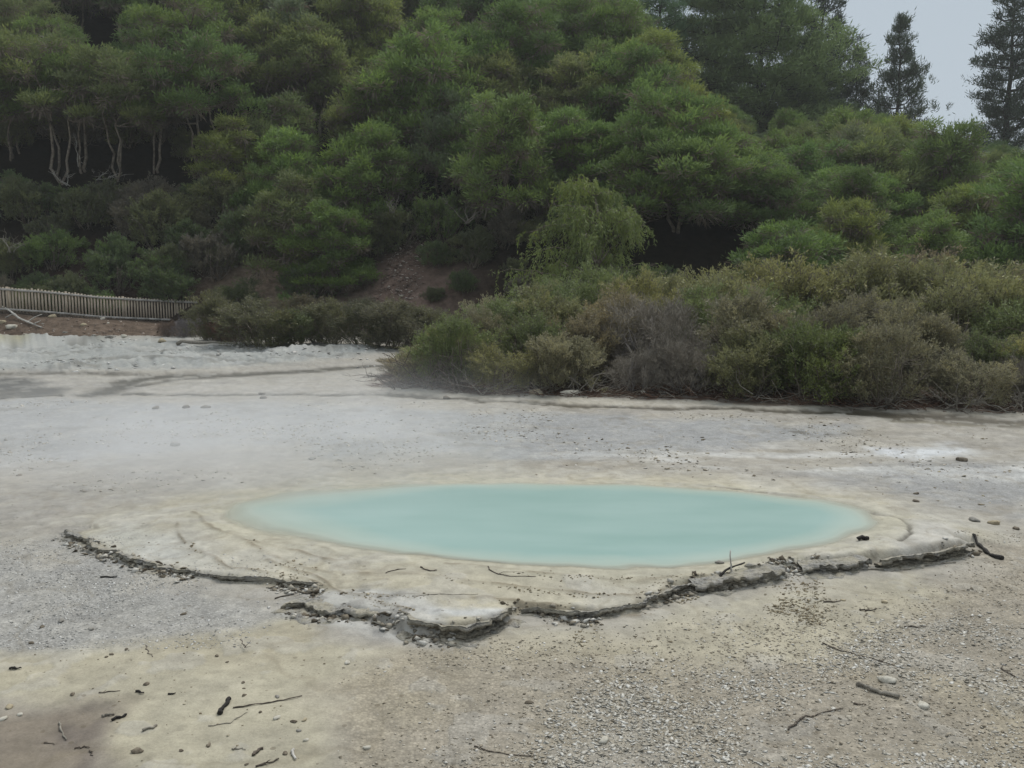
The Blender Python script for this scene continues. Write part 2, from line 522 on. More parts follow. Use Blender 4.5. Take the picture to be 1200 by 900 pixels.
    tcol = np.tile(lin(183, 176, 156), (len(x), 1))
    tcol = mixc(tcol, lin(192, 188, 176), sstep(-.3, .7, fbm(x, y, 1.1, 4, 23))[:, None] * .7)
    rx = sstep(2.6, 3.2, x)[:, None] * sstep(.3, .9, tsd)[:, None] * 0
    col = mixc(col, tcol, f); grain = grain * (1 - .85 * f)
    # white crust outside the crack, right of the pool
    sdc, _ = poly_sd(wx, wy, gpoly([(1060, 604), (1110, 606), (1140, 632), (1110, 648), (1040, 652), (1060, 634), (1070, 620)], ZT))
    col = mixc(col, lin(192, 188, 178), sstep(-.1, .1, sdc)[:, None] * .9)
    sdg, _ = poly_sd(wx, wy, gpoly([(470, 708), (520, 712), (600, 712), (590, 722), (500, 722)], ZT))
    col = mixc(col, lin(196, 196, 192), sstep(-.06, .06, sdg)[:, None] * .9)
    sdl, _ = poly_sd(wx, wy, gpoly([(88, 622), (150, 612), (210, 625), (240, 655), (160, 650)], ZT))
    col = mixc(col, lin(190, 190, 184), sstep(-.25, .25, sdl)[:, None] * .6)
    sdw, _ = poly_sd(wx, wy, gpoly([(335, 696), (420, 688), (490, 700), (525, 716), (530, 752), (470, 750), (400, 732), (340, 718)], .05))
    wsh = sstep(-.10, .10, sdw)[:, None]; col = mixc(col, lin(186, 185, 180), wsh * .75); col = mixc(col, lin(112, 110, 106), wsh * sstep(.1, .5, fbm(x, y, 5, 4, 29))[:, None] * .6)
    # cream wash just round the water, then the pool floor
    ring = (sstep(-.55, -.12, psd))[:, None]
    col = mixc(col, lin(184, 179, 160), ring * .75)
    col = mixc(col, lin(196, 206, 192), sstep(.0, .35, psd)[:, None] * .8)
    # crumb lines, cracks, the eroded face of the terrace
    col = mixc(col, lin(118, 106, 84), (lines * .62)[:, None])
    col = mixc(col, lin(70, 66, 58), (crack * .8)[:, None])
    face = np.exp(-((tsd / w - .35) / .5) ** 2) * (w < .3)
    col = mixc(col, lin(104, 94, 76), (face * .6 * sstep(-.3, .4, n_hi + .5 * n_md))[:, None])
    # far white sinter bank on the left, with a little sulphur yellow
    f = farm[:, None]; col = mixc(col, lin(160, 162, 158), f * .9)
    col = mixc(col, lin(108, 106, 98), f * sstep(.15, .6, fbm(x * .5, y, 1.4, 4, 62))[:, None] * .6)
    col = mixc(col, lin(182, 182, 177), f * sstep(.2, .6, fbm(x * .5, y, 1.1, 4, 64))[:, None] * .6)
    col = mixc(col, lin(168, 160, 108), f * sstep(.25, .6, fbm(x, y, .5, 3, 63))[:, None] * sstep(33, 36, y)[:, None] * .6)
    f = m(P_STRIP, .25, .2); col = mixc(col, lin(176, 170, 156), f * .8)
    f = m(P_LITTER, .25, .5); col = mixc(col, lin(78, 58, 46), f * .95); grain = grain * (1 - f)
    f = m(P_STAIN, .42, .35); inn = sstep(.15, .55, fbm(x, y, 1.2, 3, 71) + .2)[:, None]
    sst, _ = poly_sd(x, y, P_STAIN)
    col = mixc(col, lin(130, 118, 102), f * .78); col = mixc(col, lin(146, 143, 137), f * inn * .75 * sstep(.1, .5, sst)[:, None]); col = mixc(col, lin(112, 104, 98), f * sstep(.0, .5, fbm(x, y, 2.1, 4, 73))[:, None] * .6)
    f = m(P_STAIN2, .25, .3); col = mixc(col, lin(92, 88, 78), f * .75 * sstep(-.4, .4, n_hi)[:, None])
    f = m(P_OLIVE, .2, .3); col = mixc(col, lin(124, 118, 92), f * .6)
    col = mixc(col, lin(74, 68, 54), (np.clip(wet * 1.5, 0, 1))[:, None] * .94)
    col = mixc(col, lin(98, 96, 92), (pudm * .75)[:, None])
    bw0 = np.maximum(sstep(-.1, .1, psd), sstep(24, 30, y))[:, None]
    dark = sstep(.38, .75, fbm(x * .5, y, 1.8, 4, 24))[:, None] * sstep(12.5, 14, y)[:, None] * (1 - sstep(21, 26, y)[:, None])
    col = mixc(col, lin(126, 120, 108), dark * .4)
    scab = sstep(.25, .45, fbm(x, y, 3.2, 4, 14))[:, None]; col = mixc(col, lin(186, 182, 172), scab * .35 * (1 - bw0))
    rill = np.exp(-(fbm(x * .8, y, 1.1, 4, 15) / .05) ** 2)[:, None]; col = mixc(col, lin(136, 126, 106), rill * .30 * (1 - bw0))
    col = col * (1 + .13 * n_hi + .06 * n_md)[:, None]
    col = mixc(col, lin(60, 50, 38), sstep(43, 45, y)[:, None])
    bw = np.clip(wet * 1.1 + pudm * .5, 0, 1)
    col = col * np.array([1.075, 1.085, 1.10]) * .85
    return z, np.clip(col, .01, .9), np.concatenate([grain, bw[:, None], (lines * .5 + f[:, 0] * 0)[:, None]], 1), tsd, psd


# ------------------------------------------------------------------ ground: ONE sheet, a fan of rows out to the horizon
an = np.concatenate([np.linspace(-180, -42, 24)[:-1], np.linspace(-42, -34, 40)[:-1], np.linspace(-34, 34, 860)[:-1], np.linspace(34, 42, 40)[:-1], np.linspace(42, 180, 24)])
ypx = np.linspace(955, 398, 430)
rr = np.array([at(600, q)[1] for q in ypx])
rr = np.concatenate([np.geomspace(.2, rr[0], 16)[:-1], rr, np.geomspace(rr[-1], 1500, 26)[1:]])
AA, RR = np.meshgrid(np.radians(an), rr)
gx = (RR * np.sin(AA)).ravel(); gy = (RR * np.cos(AA)).ravel()
gz, gcol, gmask, _, _ = ground_fields(gx, gy, True)
na = len(an)
ii, jj = np.meshgrid(np.arange(len(rr) - 1), np.arange(na - 1), indexing='ij')
q = ii * na + jj
gf = np.stack([q, q + na, q + na + 1, q + 1], -1).reshape(-1, 4)[:, ::-1]


def ground_material():
    m, nt, out = new_mat('sinter_ground')
    geo = N(nt, 'ShaderNodeNewGeometry'); pos = geo.outputs['Position']
    soil = N(nt, 'ShaderNodeAttribute', attribute_name='soil'); mk = N(nt, 'ShaderNodeAttribute', attribute_name='mask')
    sep = N(nt, 'ShaderNodeSeparateColor'); nt.links.new(mk.outputs['Color'], sep.inputs[0])
    grain, wet = sep.outputs[0], sep.outputs[1]
    n1 = noise_tex(nt, pos, 9, 6, .65); n2 = noise_tex(nt, pos, 55, 4, .6); n3 = noise_tex(nt, pos, 1.6, 5, .6)
    col = mix_col(nt, 1.0, soil.outputs['Color'], ramp(nt, n1.outputs['Fac'], [(.25, .80), (.5, 1.0), (.75, 1.14)]), 'MULTIPLY')
    col = mix_col(nt, 1.0, col, ramp(nt, n2.outputs['Fac'], [(.25, .86), (.75, 1.12)]), 'MULTIPLY')
    col = mix_col(nt, 1.0, col, ramp(nt, n3.outputs['Fac'], [(.25, (.93, .93, .95)), (.75, (1.06, 1.05, 1.03))]), 'MULTIPLY')
    vo = N(nt, 'ShaderNodeTexVoronoi'); vo.inputs['Scale'].default_value = 42; nt.links.new(pos, vo.inputs['Vector'])
    cell = N(nt, 'ShaderNodeSeparateColor'); nt.links.new(vo.outputs['Color'], cell.inputs[0])
    peb = ramp(nt, cell.outputs[0], [(0, .70), (.45, .92), (.75, 1.06), (1, 1.35)])
    gap = ramp(nt, vo.outputs['Distance'], [(.25, 1.0), (.7, .72)])
    pc = mix_col(nt, 1.0, peb, gap, 'MULTIPLY')
    col = mix_col(nt, grain, col, mix_col(nt, 1.0, col, pc, 'MULTIPLY'))
    # scattered little dark and pale bits
    v2 = N(nt, 'ShaderNodeTexVoronoi'); v2.inputs['Scale'].default_value = 15; nt.links.new(pos, v2.inputs['Vector'])
    c2 = N(nt, 'ShaderNodeSeparateColor'); nt.links.new(v2.outputs['Color'], c2.inputs[0])
    pick = math_node(nt, 'MULTIPLY', math_node(nt, 'GREATER_THAN', c2.outputs[1], .86), math_node(nt, 'LESS_THAN', v2.outputs['Distance'], math_node(nt, 'MULTIPLY', c2.outputs[2], .3)))
    col = mix_col(nt, math_node(nt, 'MULTIPLY', pick, .45), col, lin(96, 86, 70))
    b = N(nt, 'ShaderNodeBsdfPrincipled'); nt.links.new(col, b.inputs['Base Color'])
    b.inputs['Specular IOR Level'].default_value = .2
    ro = math_node(nt, 'SUBTRACT', .92, math_node(nt, 'MULTIPLY', wet, .55)); nt.links.new(ro, b.inputs['Roughness'])
    h = math_node(nt, 'ADD', math_node(nt, 'MULTIPLY', n1.outputs['Fac'], .6), math_node(nt, 'MULTIPLY', n2.outputs['Fac'], .35))
    h = math_node(nt, 'ADD', h, math_node(nt, 'MULTIPLY', grain, math_node(nt, 'SUBTRACT', math_node(nt, 'MULTIPLY', cell.outputs[0], .5), vo.outputs['Distance'])))
    bp = N(nt, 'ShaderNodeBump'); bp.inputs['Strength'].default_value = .55; bp.inputs['Distance'].default_value = .02
    nt.links.new(h, bp.inputs['Height']); nt.links.new(bp.outputs[0], b.inputs['Normal'])
    nt.links.new(b.outputs[0], out.inputs[0])
    return m


M['ground'] = ground_material()
gme = make_mesh('ground', np.stack([gx, gy, gz], 1), gf, None, M['ground'], cols={'soil': gcol, 'mask': gmask}, smooth=True)
tag(obj('ground', gme), kind='structure')


def gz_at(x, y):
    x = np.atleast_1d(np.asarray(x, float)); y = np.atleast_1d(np.asarray(y, float))
    return np.maximum(ground_fields(x, y), np.where(y > 38.0, hill_z(x, y), -9))


def on_ground(px, py):
    """pixel -> point on the real ground (a few steps down the ray)"""
    z = 0.0
    for _ in range(5):
        p = at(px, py, z); z = float(gz_at(p[0], p[1])[0])
    return np.array([p[0], p[1], z])


# ------------------------------------------------------------------ hillside
hx = np.linspace(-120, 120, 241); hy = np.concatenate([np.arange(37.2, 50, .35), np.arange(50, 170, 1.2)])
HX, HY = np.meshgrid(hx, hy); HZ = hill_z(HX, HY)
nh = len(hx); ii, jj = np.meshgrid(np.arange(len(hy) - 1), np.arange(nh - 1), indexing='ij'); q = ii * nh + jj
hf = np.stack([q, q + 1, q + nh + 1, q + nh], -1).reshape(-1, 4)
xx, yy = HX.ravel(), HY.ravel()
hcol = np.tile(lin(32, 29, 23), (len(xx), 1))
nb = fbm(xx, yy, .5, 4, 81)
def blob(cx, cy, sx, sy):
    return np.clip(np.exp(-(((xx - cx) / sx) ** 2 + ((yy - cy) / sy) ** 2)) * (1.1 + .6 * nb), 0, 1)[:, None]
bankm = (sstep(38, 39.5, yy) * (1 - sstep(43, 45, yy)) * (1 - sstep(-14, -9, xx)))[:, None]
hcol = hcol * (1 - bankm) + (lin(106, 93, 82) * (1 + .25 * nb[:, None])) * bankm
for bx, by, sx, sy, c, a in ((-6.2, 44.5, 3.2, 3.4, lin(150, 128, 116), 1.0), (-13.5, 47.5, 3.4, 2.2, lin(152, 134, 116), .95), (-22, 46.5, 5, 2.0, lin(66, 52, 46), .9)):
    f = blob(bx, by, sx, sy) * a; hcol = hcol * (1 - f) + c * f
def hill_material():
    m, nt, out = new_mat('hill_soil')
    soil = N(nt, 'ShaderNodeAttribute', attribute_name='soil'); geo = N(nt, 'ShaderNodeNewGeometry')
    n1 = noise_tex(nt, geo.outputs['Position'], 2.5, 6, .65)
    col = mix_col(nt, 1.0, soil.outputs['Color'], ramp(nt, n1.outputs['Fac'], [(.3, .55), (.7, 1.35)]), 'MULTIPLY')
    b = N(nt, 'ShaderNodeBsdfDiffuse'); nt.links.new(col, b.inputs['Color'])
    bp = N(nt, 'ShaderNodeBump'); bp.inputs['Distance'].default_value = .15; nt.links.new(n1.outputs['Fac'], bp.inputs['Height']); nt.links.new(bp.outputs[0], b.inputs['Normal'])
    nt.links.new(b.outputs[0], out.inputs[0]); return m
M['hill'] = hill_material()
tag(obj('hillside', make_mesh('hillside', np.stack([xx, yy, HZ.ravel()], 1), hf, None, M['hill'], cols={'soil': hcol}, smooth=True)), kind='structure')

# ------------------------------------------------------------------ the pool of milky water
WZ = ZT - 0.022
ctr = POOL.mean(0)
ring_t = np.concatenate([np.linspace(0, .55, 10), np.linspace(.57, 1.06, 50)])
pr = POOL[None, :, :] * 1.0
wv = ctr[None, None, :] + (POOL[None, :, :] - ctr) * ring_t[:, None, None]
n_p = len(POOL)
wvx, wvy = wv[..., 0].ravel(), wv[..., 1].ravel()
wd, _ = poly_sd(wvx + .09 * fbm(wvx, wvy, 1.8, 4, 3), wvy + .09 * fbm(wvx, wvy, 1.8, 4, 4), POOL)
ii, jj = np.meshgrid(np.arange(len(ring_t) - 1), np.arange(n_p), indexing='ij'); k2 = (jj + 1) % n_p
wf = np.stack([ii * n_p + jj, (ii + 1) * n_p + jj, (ii + 1) * n_p + k2, ii * n_p + k2], -1).reshape(-1, 4)


def water_material():
    m, nt, out = new_mat('milky_water')
    dp = N(nt, 'ShaderNodeAttribute', attribute_name='depth'); geo = N(nt, 'ShaderNodeNewGeometry')
    mpw = N(nt, 'ShaderNodeMapping'); mpw.inputs['Scale'].default_value = (.45, 1.5, 1); nt.links.new(geo.outputs['Position'], mpw.inputs['Vector'])
    n1 = noise_tex(nt, mpw.outputs[0], .9, 5, .6); n2 = noise_tex(nt, geo.outputs['Position'], 14, 3, .5)
    col = ramp(nt, n1.outputs['Fac'], [(.3, tuple(lin(143, 173, 166))), (.7, tuple(lin(161, 186, 180)))])
    col = mix_col(nt, ramp(nt, dp.outputs['Fac'], [(0, .0), (.05, .25), (.16, .66), (.42, 1.0)]), tuple(lin(205, 202, 184)), col)      # milk thins out over the pale floor
    b = N(nt, 'ShaderNodeBsdfPrincipled'); nt.links.new(col, b.inputs['Base Color'])
    b.inputs['Roughness'].default_value = .28; b.inputs['Specular IOR Level'].default_value = .3
    bp = N(nt, 'ShaderNodeBump'); bp.inputs['Strength'].default_value = .06; bp.inputs['Distance'].default_value = .01
    nt.links.new(n2.outputs['Fac'], bp.inputs['Height']); nt.links.new(bp.outputs[0], b.inputs['Normal'])
    t = N(nt, 'ShaderNodeBsdfTransparent'); t.inputs[0].default_value = (1, 1, 1, 1)
    mx = N(nt, 'ShaderNodeMixShader')
    nt.links.new(ramp(nt, dp.outputs['Fac'], [(0, .0), (.05, .55), (.12, .92), (.2, 1.0)]), mx.inputs[0])
    nt.links.new(t.outputs[0], mx.inputs[1]); nt.links.new(b.outputs[0], mx.inputs[2]); nt.links.new(mx.outputs[0], out.inputs[0])
    return m


M['water'] = water_material()
tag(obj('pool_water', make_mesh('pool_water', np.stack([wvx, wvy, np.full(len(wvx), WZ)], 1), wf, None, M['water'], {'depth': np.clip((wd + .04) / np.interp(wvx, [-3.6, -1.0, 3.0, 4.2], [3.4, 1.15, 1.0, 1.6]), 0, 1)}, smooth=True)), kind='structure')

# shallow film of water in the far left channel
pudp = smooth_poly(gpoly([(-500, 446), (0, 446), (30, 449), (52, 455), (48, 460), (10, 463), (-500, 465)]), 3)
cc = pudp.mean(0)
tag(obj('puddle_water', make_mesh('puddle_water', np.concatenate([np.c_[pudp, np.full(len(pudp), -.018)], [[cc[0], cc[1], -.018]]]), None,
    [[i, (i + 1) % len(pudp), len(pudp)] for i in range(len(pudp))], None)), kind='structure')
def puddle_material():
    m, nt, out = new_mat('shallow_water')
    g = N(nt, 'ShaderNodeBsdfGlossy'); g.inputs['Roughness'].default_value = .12; g.inputs['Color'].default_value = (.8, .8, .8, 1)
    t = N(nt, 'ShaderNodeBsdfTransparent'); t.inputs[0].default_value = (.8, .79, .74, 1)
    mx = N(nt, 'ShaderNodeMixShader'); mx.inputs[0].default_value = .3
    nt.links.new(t.outputs[0], mx.inputs[1]); nt.links.new(g.outputs[0], mx.inputs[2]); nt.links.new(mx.outputs[0], out.inputs[0]); return m
M['puddle'] = puddle_material(); bpy.data.meshes['puddle_water'].materials.append(M['puddle'])


# ------------------------------------------------------------------ crust ledges along the front of the terrace
def ledge_material():
    m, nt, out = new_mat('sinter_crust')
    geo = N(nt, 'ShaderNodeNewGeometry'); pos = geo.outputs['Position']
    tn = N(nt, 'ShaderNodeAttribute', attribute_name='tint')
    mp = N(nt, 'ShaderNodeMapping'); mp.inputs['Scale'].default_value = (1, 1, 5); nt.links.new(pos, mp.inputs['Vector'])
    n1 = noise_tex(nt, mp.outputs[0], 26, 7, .72); n2 = noise_tex(nt, pos, 5, 4, .6)
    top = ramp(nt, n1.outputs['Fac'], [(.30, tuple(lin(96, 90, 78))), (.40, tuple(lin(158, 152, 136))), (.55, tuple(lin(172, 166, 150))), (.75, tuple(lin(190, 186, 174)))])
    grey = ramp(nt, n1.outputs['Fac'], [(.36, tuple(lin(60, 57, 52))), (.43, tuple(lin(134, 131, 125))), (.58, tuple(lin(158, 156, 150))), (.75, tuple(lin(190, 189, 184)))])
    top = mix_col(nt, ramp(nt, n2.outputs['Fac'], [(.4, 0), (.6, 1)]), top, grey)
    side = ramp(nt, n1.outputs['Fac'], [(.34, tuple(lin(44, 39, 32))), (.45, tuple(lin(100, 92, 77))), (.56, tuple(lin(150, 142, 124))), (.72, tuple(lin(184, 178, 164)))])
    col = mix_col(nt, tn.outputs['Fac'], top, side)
    b = N(nt, 'ShaderNodeBsdfPrincipled'); nt.links.new(col, b.inputs['Base Color']); b.inputs['Roughness'].default_value = .9
    b.inputs['Specular IOR Level'].default_value = .2
    bp = N(nt, 'ShaderNodeBump'); bp.inputs['Strength'].default_value = .8; bp.inputs['Distance'].default_value = .025
    nt.links.new(n1.outputs['Fac'], bp.inputs['Height']); nt.links.new(bp.outputs[0], b.inputs['Normal'])
    nt.links.new(b.outputs[0], out.inputs[0]); return m
M['crust'] = ledge_material()


def ledge(label, px, top, back, apron, darkness, seed, rough=.016, under=.03, gapless=.3):
    top *= .80; back = min(back, .20)
    """a broken crust strip: profile swept along the terrace edge, thin lip, undercut, lumpy foot"""
    L = smooth_line(gpoly(px, top * .7), 6)
    s = np.concatenate([[0], np.cumsum(np.hypot(*np.diff(L, axis=0).T))]); n = max(12, int(s[-1] / .018))
    t = np.linspace(0, s[-1], n); P = np.c_[np.interp(t, s, L[:, 0]), np.interp(t, s, L[:, 1])]
    T = np.gradient(P, axis=0); T /= np.linalg.norm(T, axis=1)[:, None]
    O = np.c_[T[:, 1], -T[:, 0]]
    if O[n // 2] @ (P[n // 2] - ctr) < 0: O = -O
    rs = np.random.default_rng(seed)
    nl = max(2, int(round(top / .028)))                       # thin layers, each broken back on its own line
    prof = [(-back, -.03, 0, 0), (-back * .93, .001, 0, 0)] + [(-back * f_, .004 + .008 * (1 - f_), 0, 0) for f_ in np.linspace(.88, .06, max(3, int(back / .022)))] + [(-.012, .012, 0, 0)]
    for L_ in range(nl):
        z1 = -top * .88 * L_ / nl; z0 = -top * .88 * (L_ + .80) / nl
        inn_ = -under * math.sin(math.pi * min(1, (L_ + .5) / nl)) * (1 if L_ else .1)
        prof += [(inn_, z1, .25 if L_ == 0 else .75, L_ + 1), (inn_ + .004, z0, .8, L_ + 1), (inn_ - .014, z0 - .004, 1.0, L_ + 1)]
    prof += [(.0, -top * .90, .7, 0), (apron * .35, -top * .86, .35, 0), (apron * .7, -top * .93, .15, 0), (apron, -top * 1.0, .1, 0), (apron + .03, -top - .05, .1, 0)]
    K = len(prof)
    taper = np.minimum(1, np.minimum(np.arange(n), np.arange(n)[::-1]) / (n * .12))
    jig = .085 * fbm(t, t * 0 + seed, 3.2, 5, seed, .66)
    here = .45 + .55 * sstep(-.55, .0, fbm(t, t * 0 + 2, 2.3, 3, seed + 7) + gapless)      # where the crust survives
    apr = np.clip(.65 + .9 * fbm(t, t * 0 + 8, 3.0, 4, seed + 11), .05, 1.6)
    lj = {0: np.zeros(n)}
    for L_ in range(1, nl + 1):
        q_ = np.floor(t / rs.uniform(.04, .09) + rs.random()); lj[L_] = .018 * (_hash(q_.astype(np.int64), q_.astype(np.int64) * 0 + L_, seed) - .5) * 2 + .012 * fbm(t, t * 0 + L_ * 9, 18, 3, seed + L_)
    V = np.zeros((n, K, 3)); A = np.zeros((n, K)); gz0 = None
    for k, (o, dz, a, ly) in enumerate(prof):
        oo = (o * apr if k >= K - 5 else o) + jig * (1 if k > 2 else .4) + lj[ly] * rough / .02
        V[:, k, 0] = P[:, 0] + O[:, 0] * oo; V[:, k, 1] = P[:, 1] + O[:, 1] * oo
        lift = here * (.35 + .65 * taper)
        V[:, k, 2] = top + np.where(dz > 0, dz * lift, dz) - (.02 + (top * .5 if ly else .0)) * (1 - lift) * (0 if k >= K - 5 else 1)
        nx, ny = V[:, k, 0], V[:, k, 1] + V[:, k, 2] * 3
        V[:, k, 2] += rough * .8 * (fbm(nx, ny, 14, 4, seed + 2, .65) + .2) * (1 if 1 < k < K - 2 else .2) * lift
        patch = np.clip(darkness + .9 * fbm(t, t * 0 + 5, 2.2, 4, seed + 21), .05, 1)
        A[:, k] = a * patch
    ii, jj = np.meshgrid(np.arange(n - 1), np.arange(K - 1), indexing='ij'); q = ii * K + jj
    f = np.stack([q, q + 1, q + K + 1, q + K], -1).reshape(-1, 4)
    me = make_mesh('sinter_ledge', V.reshape(-1, 3), f, None, M['crust'], {'tint': A.ravel()}, smooth=False)
    tag(obj('sinter_ledge', me), label, 'rock ledge', 'crust ledges along the pool terrace')


ledge('dark crumbly crust edge at the far left end of the pool terrace', [(72, 622), (100, 637), (130, 650), (165, 661), (200, 668)], .055, .08, .10, .85, 3, .022, .02, .1)
ledge('long thin brown crust edge on the left front of the pool terrace', [(186, 666), (240, 675), (300, 682), (350, 684), (395, 686)], .055, .03, .03, 1.0, 13, .010, .03, .3)
ledge('broken white and grey crust sheet left of the stepped lobe in front of the pool', [(338, 706), (372, 718), (412, 722), (450, 727), (486, 738)], .06, .30, .16, .3, 23, .026, .03, .2)
ledge('stepped grey ledge with dark layered face at the frontmost lobe of the pool terrace', [(462, 722), (490, 735), (520, 741), (552, 740), (582, 731), (604, 716)], .15, .05, .17, .85, 33, .016, .06, .6)
ledge('low jagged brown crust edge in front of the pool, right of the stepped lobe', [(610, 716), (650, 719), (700, 719), (740, 714), (766, 702)], .07, .03, .03, .9, 43, .014, .03, -.05)
ledge('short dark broken crust edge between the brown edge and the grey slab', [(758, 706), (780, 697), (800, 690), (826, 686)], .09, .04, .05, .9, 53, .022, .04, .1)
ledge('lumpy grey crust slab with a stick leaning on it, right front of the pool', [(814, 688), (845, 686), (880, 681), (915, 671), (926, 665)], .11, .26, .10, .3, 63, .028, .03, .5)
ledge('pitted grey crust slab between the lumpy slab and the dark undercut', [(940, 667), (965, 667), (1000, 664), (1026, 659)], .10, .22, .09, .4, 73, .028, .04, .5)
ledge('dark undercut crust ledge at the right end of the pool terrace', [(1036, 660), (1060, 656), (1095, 652), (1125, 646), (1143, 638)], .13, .05, .03, 1.0, 83, .020, .10, .6)

# ------------------------------------------------------------------ foliage builders
def unit(v):
    return v / (np.linalg.norm(v, axis=-1, keepdims=True) + 1e-9)


def leaves(P, D, L, Wd, rng, flat=.9):
    """one narrow diamond blade per leaf -> verts (4N), quads"""
    n = len(P)
    D = unit(D); S_ = unit(np.cross(D, rng.normal(size=(n, 3)) * .55 + np.array([0, -.25 * flat, flat])))     # blades lie towards the light
    L = np.asarray(L)[:, None]; Wd = np.asarray(Wd)[:, None]
    V = np.stack([P, P + D * L * .45 + S_ * Wd * .5, P + D * L, P + D * L * .45 - S_ * Wd * .5], 1).reshape(-1, 3)
    F4 = np.arange(n * 4).reshape(-1, 4)
    return V, F4


def limb(rng, a, b, n=7, sag=.12, jit=.05):
    """crooked line from a to b that leaves upwards"""
    a = np.asarray(a, float); b = np.asarray(b, float); d = np.linalg.norm(b - a)
    t = np.linspace(0, 1, n)[:, None]
    mid = (a + b) / 2 + np.array([0, 0, -sag * d]) + rng.normal(size=3) * jit * d * 1.6
    P = (1 - t) ** 2 * a + 2 * t * (1 - t) * mid + t ** 2 * b
    P[1:-1] += rng.normal(size=(n - 2, 3)) * jit * d * .35
    return P


def make_crown(name, rng, pads, tufts=26, per=25, leaf=(.14, .36), wid=.22, sig=.165, mat='leaf', up=.40, droop=0.0, tone=.17):
    """pads: (centre, radius, flatness).  Each pad carries tufts, each tuft a spray of blades"""
    Ps, Ds, Ts = [], [], []
    for c, r, fl in pads:
        nt_ = max(5, int(tufts * (r / .8) ** 1.6))
        d = unit(rng.normal(size=(nt_, 3))); d[:, 2] = np.abs(d[:, 2]) * np.where(rng.random(nt_) < .80, 1, -.55); d = unit(d)
        tp = np.asarray(c) + d * r * np.array([1, 1, fl]) * rng.uniform(.55, 1.18, (nt_, 1))
        pt = rng.normal(0, tone)
        for k in range(nt_):
            m = int(per * rng.uniform(.6, 1.4))
            out = unit(d[k] * np.array([1, 1, .6]) + np.array([0, 0, up]))
            s = rng.normal(size=(m, 3)) * sig * np.array([1.25, 1.25, .8])
            p = tp[k] + s + out * rng.uniform(-.1, .16, (m, 1))
            dd = out * .85 + rng.normal(size=(m, 3)) * .42
            if droop: dd = dd * np.array([.5, .5, .2]) + np.array([0, 0, -droop])
            Ps.append(p); Ds.append(dd); Ts.append(np.full(m, .5 + pt + rng.normal(0, .13)) + rng.normal(0, .10, m))
        m = int(110 * (r / .8) ** 1.5)              # fine dead twigs hanging under the pad
        d = unit(rng.normal(size=(m, 3))); d[:, 2] = -np.abs(d[:, 2])
        Ps.append(np.asarray(c) + d * r * np.array([.9, .9, fl * .9]) * rng.uniform(.3, 1.05, (m, 1)) - [0, 0, .12])
        Ds.append(unit(d + [0, 0, .2]) + rng.normal(size=(m, 3)) * .5); Ts.append(np.full(m, -.2))
    P = np.concatenate(Ps); D = np.concatenate(Ds); T = np.concatenate(Ts); T = np.where(T < -.15, T, np.clip(T, 0, 1))
    L = rng.uniform(leaf[0], leaf[1], len(P)) * np.where(T < 0, 1.8, 1)
    V, F4 = leaves(P, D, L, L * np.where(T < 0, .10, wid), rng)
    return make_mesh(name, V, F4, None, M[mat], {'tint': np.repeat(T, 4)})


def forest_variant(seed, H, Rc, npads, low=.42, bare=False, stems=3, mat='leaf', flat=.55, leafs=(.16, .36)):
    """manuka-like tree: several leaning stems, layered pads of fine leaves"""
    rng = np.random.default_rng(seed)
    pads = []
    tries = 0; lean_ = rng.normal(0, .55, 2)
    while len(pads) < npads and tries < 4000:
        tries += 1
        rr_ = math.sqrt(rng.random()); a = rng.uniform(0, 2 * math.pi)
        x, y = Rc * rr_ * math.cos(a), Rc * rr_ * math.sin(a)
        ztop = H * (1 - (.48 if not bare else .25) * rr_ ** 2.0) * (1 + .10 * math.sin(a * 3 + seed) * rr_)
        drop = (rng.random() ** 1.7) * (H * (1 - low) * (.55 + .45 * rr_))
        z = max(ztop - drop, H * low * .8)
        r = Rc * rng.uniform(.15, .31)
        c = np.array([x, y, z - r * flat])
        if any(np.linalg.norm((c - q[0]) / np.array([1, 1, .6])) < .55 * (r + q[1]) * .95 for q in pads): continue
        c = c + np.array([lean_[0], lean_[1], 0]) * (c[2] / H) ** 2
        pads.append((c, r, flat * rng.uniform(.8, 1.3)))
    g = Geo(); tips = []
    for s in range(stems):
        a = 2 * math.pi * (s + rng.random() * .7) / stems
        top = np.array([math.cos(a) * Rc * .42 * rng.uniform(.5, 1.1), math.sin(a) * Rc * .42 * rng.uniform(.5, 1.1), H * rng.uniform(.66, .8)])
        base = np.array([math.cos(a) * .14, math.sin(a) * .14, -.5])
        P = limb(rng, base, top, 10, .02, .055)
        r0 = rng.uniform(.10, .15) * H / 7 * (.66 if bare else 1)
        g.tube(P, np.linspace(r0, r0 * .35, 10), 6)
        tips.append(P)
    for c, r, fl in pads:
        best = None
        for P in tips:
            for k in range(3, 10):
                d = np.linalg.norm(P[k] - c) + max(0, P[k][2] - c[2] + .3) * 2.5
                if best is None or d < best[0]: best = (d, P[k])
        Q = limb(rng, best[1], c + np.array([0, 0, -r * fl * .3]), 6, .10, .07)
        g.tube(Q, np.linspace(.045, .016, 6) * H / 7, 4)
        for _ in range(3):
            e = c + rng.normal(size=3) * r * np.array([.6, .6, .25])
            g.tube(limb(rng, Q[3], e, 4, .05, .08), np.linspace(.018, .008, 4) * H / 7, 3, cap=False)
    return g.mesh('trunk', M['bark'], True), make_crown('crown', rng, pads, leaf=leafs, mat=mat)


